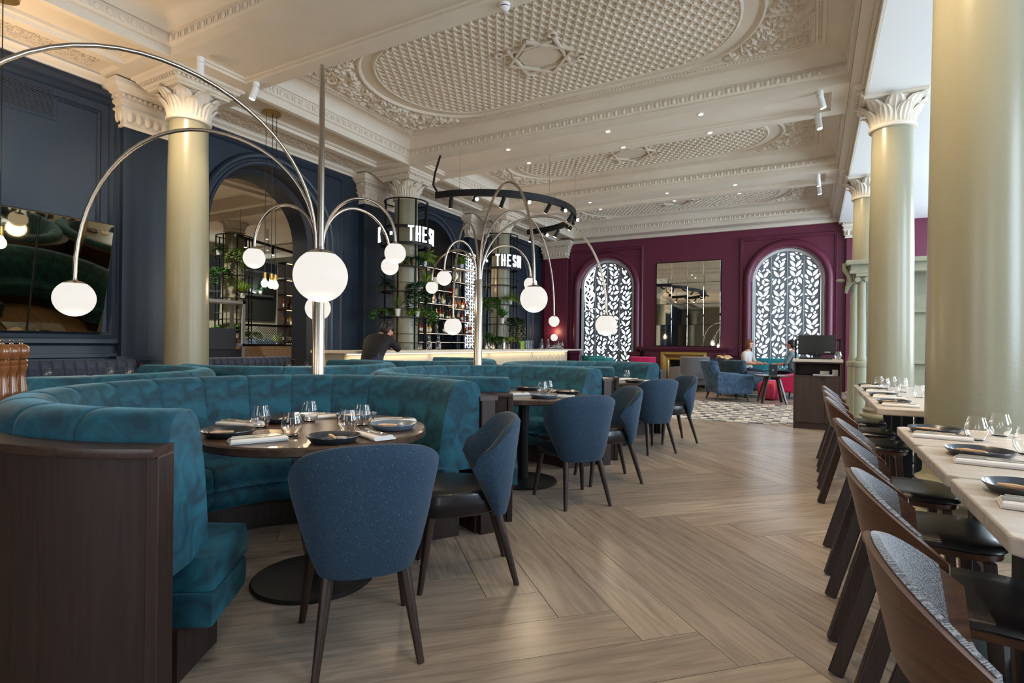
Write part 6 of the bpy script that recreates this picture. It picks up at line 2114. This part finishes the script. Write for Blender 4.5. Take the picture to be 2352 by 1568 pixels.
for k in range(58):
    y = -1.35 + k * .06
    mb.bar((.305, y, 1.1), (.305, min(2.15, y + .42), 1.52), .008); mb.bar((.305, min(2.15, y + .42), 1.1), (.305, y, 1.52), .008)
o = mb.build('wire_mesh', 'black_metal', t); o['kind'] = 'stuff'
wall_b = wall_banquette('striped blue wall sofa at the far side of the room beyond the arch', 0, 4.2, 'blue_velvet')
wall_b.location = (-17.9, 13.2, .35)
for k in range(2):
    plant(-11.48, 9.0 + k * 1.3, 1.061, 'spike', .16, .3, ('left', 'right')[k] + ' small spiky plant behind the mesh screen beyond the arch', 'leaf_light', 'pot_white', 21 + k, 24, .08, .04)
t = thing('lit_bottle_shelf', 'black lit bottle shelf at the right of the open arch', 'shelving', (-12.6, 10.32, 0))
for (y) in (-.35, .9): MB().bar((.2, y, 0.0), (.2, y, 3.3), .04).build('post', 'black_metal', t)
MB().box(-.15, -.12, -.35, .9, 0.0, 3.3).build('back_panel', 'concrete', t)
for z in (1.15, 1.62, 2.05, 2.45, 2.85, 3.3):
    MB().box(-.12, .22, -.35, .9, z - .03, z).build('shelf', 'black_metal', t); MB().box(.18, .2, -.3, .85, z - .05, z - .031).build('shelf_light', 'led_shelf', t)
for z, nm in ((1.15, 'bottom'), (1.62, 'middle'), (2.05, 'upper')):
    for k in range(6):
        me, b_ = BOT[(k * 3 + int(z * 10)) % 7]
        tag(mobj('bottle', me, None, (-12.55, 10.07 + k * .17, z + .001), (0, 0, k), (1.3, 1.3, 1.2)), '%s bottle on the %s shelf seen through the arch' % (b_, nm), 'bottle', 'bottles beyond the arch: ' + b_ + nm)
# leaning dark mirrors and lit plant shelves on the far wall
for k in range(3):
    t = thing('leaning_mirror', ('left', 'middle', 'right')[k] + ' grey leaning mirror on the wall beyond the arch', 'mirror', (bx0 + .02, 11.1 + k * 2.3, 1.95), 0)
    o = MB().box(0, .04, -.95, .95, 0, 2.2).build('pane', 'slate_velvet' if False else 'monitor_glass', t); o.rotation_euler = (0, radians(6), radians(0))
    MB().box(.05, .25, -.7, .7, .9, .98).build('plant_shelf', 'dark_grey', t)
    L = area_light('plant_shelf_glow', (bx0 + .34, 11.1 + k * 2.3, 3.0), (-.2, 0, 1), .1, 1.2, 10, (.86, 1, .92))
    plant(bx0 + .2, 11.1 + k * 2.3 + .2, 2.94, 'bush', .3, .3, ('left', 'middle', 'right')[k] + ' lit plant on the far wall shelf beyond the arch', 'leaf_dark', 'pot_white', 60 + k, 80)
# track light in that room
t = thing('track_light', 'straight black track light hanging beyond the arch', 'track light', (-13.0, 9.9, 3.75), radians(20))
MB().box(-.03, .03, -1.4, 1.6, 0, .06).build('track', 'black_metal', t)
for y in (-1.0, .2, 1.3):
    MB().cyl((0, y, 0), (0, y, -.2), .035, None, 12).build('spot', 'black_metal', t); MB().lathe([(0, 0), (.03, 0)], 12, c=(0, y, -.202)).build('lens', 'downlight', t)
for y in (-1.2, 1.4): MB().cyl((0, y, .06), (0, y, .87), .004, None, 6).build('wire', 'black', t)
t = thing('track_light', 'far black track light rail along the back of the room beyond the arch', 'track light', (-15.5, 13.0, 3.35))
MB().box(-.03, .03, -2.4, 2.4, 0, .06).build('track', 'black_metal', t)
for y in (-1.0, 1.3): MB().cyl((0, y, 0), (0, y, -.22), .035, None, 12).build('spot', 'black_metal', t)
for y in (-1.2, 1.4): MB().cyl((0, y, .06), (0, y, 1.27), .004, None, 6).build('wire', 'black', t)

# ================================================================ carved sage timberwork on the right, past the columns
t = thing('carved_screen', 'sage painted carved timber screen with ionic columns behind the second right column', 'carved screen', (.60, 10.95, 0))
MB().box(.10, 2.4, .02, .22, 0, 2.40).build('panel', 'sage_wood', t)
MB().box(-.10, 2.4, -.42, .26, 2.38, 2.44).build('entablature', 'sage_wood', t, bevel=.01); MB().box(-.16, 2.4, -.48, .30, 2.52, 2.60).build('cornice', 'sage_wood', t, bevel=.02); MB().box(-.08, 2.4, -.40, .24, 2.44, 2.52).build('frieze', 'sage_wood', t)
for (x, y, r) in ((-.02, -.05, .055), (.08, -.34, .06)):
    k = r / .055
    MB().lathe([(.085 * k, 0), (.085 * k, .86), (.10 * k, .87), (.105 * k, .93), (.075 * k, .96), (.08 * k, .99), (.06 * k, 1.03), (.056 * k, 1.5), (.048 * k, 2.22), (.06 * k, 2.25)], 24, c=(x, y, 0)).build('small_column', 'sage_wood', t, smooth=SM)
    mb = MB(); mb.box(x - .09, x + .09, y - .08, y + .08, 2.33, 2.38)
    for s_ in (-1, 1): mb.tube([(x + s_ * .065, y - .085, 2.28), (x + s_ * .065, y + .085, 2.28)], .042, 14)
    mb.build('ionic_capital', 'sage_wood', t, smooth=SM)
mb = MB(); mb.tube([(-.17, -.2, 2.58), (-.16, -.2, 2.48), (-.09, -.22, 2.40), (-.07, -.22, 2.28), (-.12, -.2, 2.18), (-.14, -.2, 2.08)], [.03, .045, .06, .055, .035, .02], 10); mb.ell((-.22, -.18, 2.30), .07, .06, .03, 10, 8)
mb.build('carved_bracket', 'sage_wood', t, smooth=SM)
for z in (.92, 1.75): MB().box(.12, 2.4, -.06, .02, z, z + .06).build('moulding', 'sage_wood', t, bevel=.01)
t = thing('arched_panel', 'sage painted arched wall panel glimpsed between the right columns', 'wall panel', (4.93, 14.5, 0))
for (z) in (.95, 2.6): MB().box(-.16, .0, -2.5, 2.4, z, z + .12).build('moulding', 'sage_wood', t, bevel=.01)
for y in (-2.3, -1.2): MB().box(-.1, 0, y - .12, y + .12, 0, 4.2).build('stile', 'sage_wood', t, bevel=.01)
# ================================================================ ceiling fittings
def spot_cyl(label, x, y, dirv, z=ZS + .06):
    t = thing('ceiling_spot', label, 'spotlight', (x, y, z), 0, 'white cylinder spotlights')
    MB().cyl((0, 0, 0), (0, 0, -.06), .042, None, 18).build('mount', 'white_paint', t, smooth=SM)
    d = Vector(dirv).normalized()
    p0 = Vector((0, 0, -.06)); p1 = p0 + d * .17
    MB().cyl(p0, p1, .04, None, 18).build('barrel', 'white_paint', t, smooth=SM)
    q = p1 + d * .001
    u = d.cross(Vector((1, 0, 0))).normalized(); w = d.cross(u)
    MB().add([tuple(q + (u * cos(k * pi / 8) + w * sin(k * pi / 8)) * .034) for k in range(16)], [tuple(range(16))]).build('lens', 'downlight', t)
    return t
def spot_lamp(x, y, z, dirv, power, ang=70, color=(1, .80, .56), blend=.6):
    L = bpy.data.lights.new('spot_beam', 'SPOT'); L.energy = power; L.color = color; L.spot_size = radians(ang); L.spot_blend = blend; L.shadow_soft_size = .04
    o = bpy.data.objects.new('spot_beam', L); COL.objects.link(o); o.location = (x, y, z)
    o.rotation_euler = Vector(dirv).to_track_quat('-Z', 'Y').to_euler()
    return o
for (x, y, d, lb) in ((-6.5, 3.98, (-.1, .05, -1), 'white ceiling spotlight beside the first column, nearer one'), (-6.47, 4.71, (-.25, -.2, -1), 'white ceiling spotlight beside the first column, farther one'),
                      (.04, 8.37, (.25, .1, -1), 'white ceiling spotlight by the second right column, upper of the pair'), (.02, 9.17, (.15, -.1, -1), 'white ceiling spotlight by the second right column, lower of the pair'),
                      (.04, 12.38, (.1, .1, -1), 'white ceiling spotlight by the third right column, upper of the pair'), (.06, 13.06, (.1, .1, -1), 'white ceiling spotlight by the third right column, lower of the pair')):
    spot_cyl(lb, x, y, d, ZS)
W_C = (1, .78, .52)
spot_lamp(-6.2, 3.2, 4.45, (-1.1, 1.1, -1.7), 210, 90, W_C, 1.0)
spot_lamp(-6.3, 4.71, 4.4, (-.9, -.5, -3.0), 60, 70, W_C, 1.0)
spot_lamp(-.1, 3.2, 4.45, (.95, 1.1, -1.6), 220, 95, W_C, 1.0)
spot_lamp(-.1, 7.9, 4.45, (.95, .9, -1.8), 160, 90, W_C, 1.0)
spot_lamp(-.1, 11.8, 4.45, (.95, .8, -1.8), 130, 90, W_C, 1.0)
k = 0
for y in (8.40, 9.20, 12.42, 13.16):
    for x, nx in ((-4.73, 'left'), (-2.91, 'middle'), (-1.49, 'right')):
        t = thing('downlight', 'small recessed downlight, %s one on the %s' % (nx, {3.92: 'beam nearest the camera, near edge', 4.75: 'beam nearest the camera, far edge', 8.40: 'second beam, near edge', 9.20: 'second beam, far edge', 12.42: 'third beam, near edge', 13.16: 'third beam, far edge'}[y]), 'downlight', (x, y, ZS), 0, 'recessed downlights')
        MB().lathe([(.045, -.001), (.045, -.006), (.034, -.008), (.03, -.002)], 18, cap=False).build('trim_ring', 'white_paint', t)
        MB().lathe([(0.0001, -.003), (.031, -.003)], 18, cap=False).build('lens', 'downlight', t)
        spot_lamp(x, y, ZS - .03, (0, 0, -1), 70, 100, (1, .82, .60), 1.0)
for (x, y) in ((.04, 1.2), (.04, 3.9), (.04, 4.75)):
    spot_cyl('white ceiling spotlight above the pale tables, ' + {1.2: 'nearest', 3.9: 'second', 4.75: 'third'}[y], x, y, (.1, 0, -1), ZS)
    spot_lamp(x, y, ZS - .26, (.1, 0, -1), 90, 90, W_C, 1.0)
# smoke detector
t = thing('smoke_detector', 'white round smoke detector on the beam above', 'smoke detector', (-2.75, 4.78, ZS))
MB().lathe([(.055, 0), (.055, -.02), (.045, -.024), (.045, -.034), (.05, -.036), (.05, -.046), (.03, -.06), (.0001, -.062)], 24, cap=False).build('body', 'white_paint', t, smooth=SM)
MB().lathe([(.0455, -.024), (.0455, -.034)], 24, cap=False).build('vent_gap', 'black', t)
# half-ring track light over the bar
t = thing('ring_track_light', 'black half-ring track light with spots hanging over the bar', 'track light', (-5.92, 9.7, 3.8))
MB().arc([(1.75, -.06), (1.75, .06), (1.81, .06), (1.81, -.06)], -pi / 2, pi / 2, 48).build('track', 'black_metal', t)
for k, a in enumerate((-80, -66, -50, -36, -20, -7, 8, 20, 34, 47, 60, 74, 86)):
    ar = radians(a); p = Vector((1.78 * cos(ar), 1.78 * sin(ar), -.06))
    aim = Vector((-.5 * cos(ar) - .25, -.3 * sin(ar), -1)).normalized() if k % 2 == 0 else Vector((.75, -.75, -.35)).normalized()
    s_ = MB().cyl(p - Vector((0, 0, .0)), p + Vector((0, 0, -.05)), .012, None, 8).cyl(p + Vector((0, 0, -.04)) - aim * .03, p + Vector((0, 0, -.04)) + aim * .15, .036, None, 14).build('spot', 'black_metal', t, smooth=SM)
    q = p + Vector((0, 0, -.04)) + aim * .152; u = aim.cross(Vector((0, 0, 1))).normalized(); w = aim.cross(u)
    MB().add([tuple(q + (u * cos(i * pi / 6) + w * sin(i * pi / 6)) * .03) for i in range(12)], [tuple(range(12))]).build('lens', 'downlight', s_)
    if k % 3 == 0: spot_lamp(-5.92 + q.x, 9.7 + q.y, 3.8 + q.z - .02, (-.4, 0, -1), 40, 80, (1, .9, .76))
for a in (-75, -20, 20, 75): MB().cyl((1.78 * cos(radians(a)), 1.78 * sin(radians(a)), .06), (1.78 * cos(radians(a)), 1.78 * sin(radians(a)), .78 if abs(a) > 50 else 1.2), .003, None, 6).build('hanging_wire', 'steel', t)
MB().tube([(.02, -1.78, .06), (-.1, -1.74, .22), (-.12, -1.66, .45), (-.05, -1.6, .78)], .02, 8).build('supply_cable', 'black', t, smooth=SM)
# camera dome
t = thing('dome_camera', 'small black and white dome camera on the ceiling over the bar', 'camera', (-6.95, 10.75, ZS))
MB().lathe([(.07, 0), (.07, -.05), (.055, -.07)], 20, cap=False).build('housing', 'white_paint', t, smooth=SM)
MB().ell((0, 0, -.07), .052, .052, .05, 16, 10).build('dome', 'black', t, smooth=SM)
# light strip behind the top of the tilted mirror, washing the wall
area_light('mirror_wash', (WX + .20, 2.2, 2.78), (-.12, 0, 1), .06, 3.0, 60, (1, .72, .45))
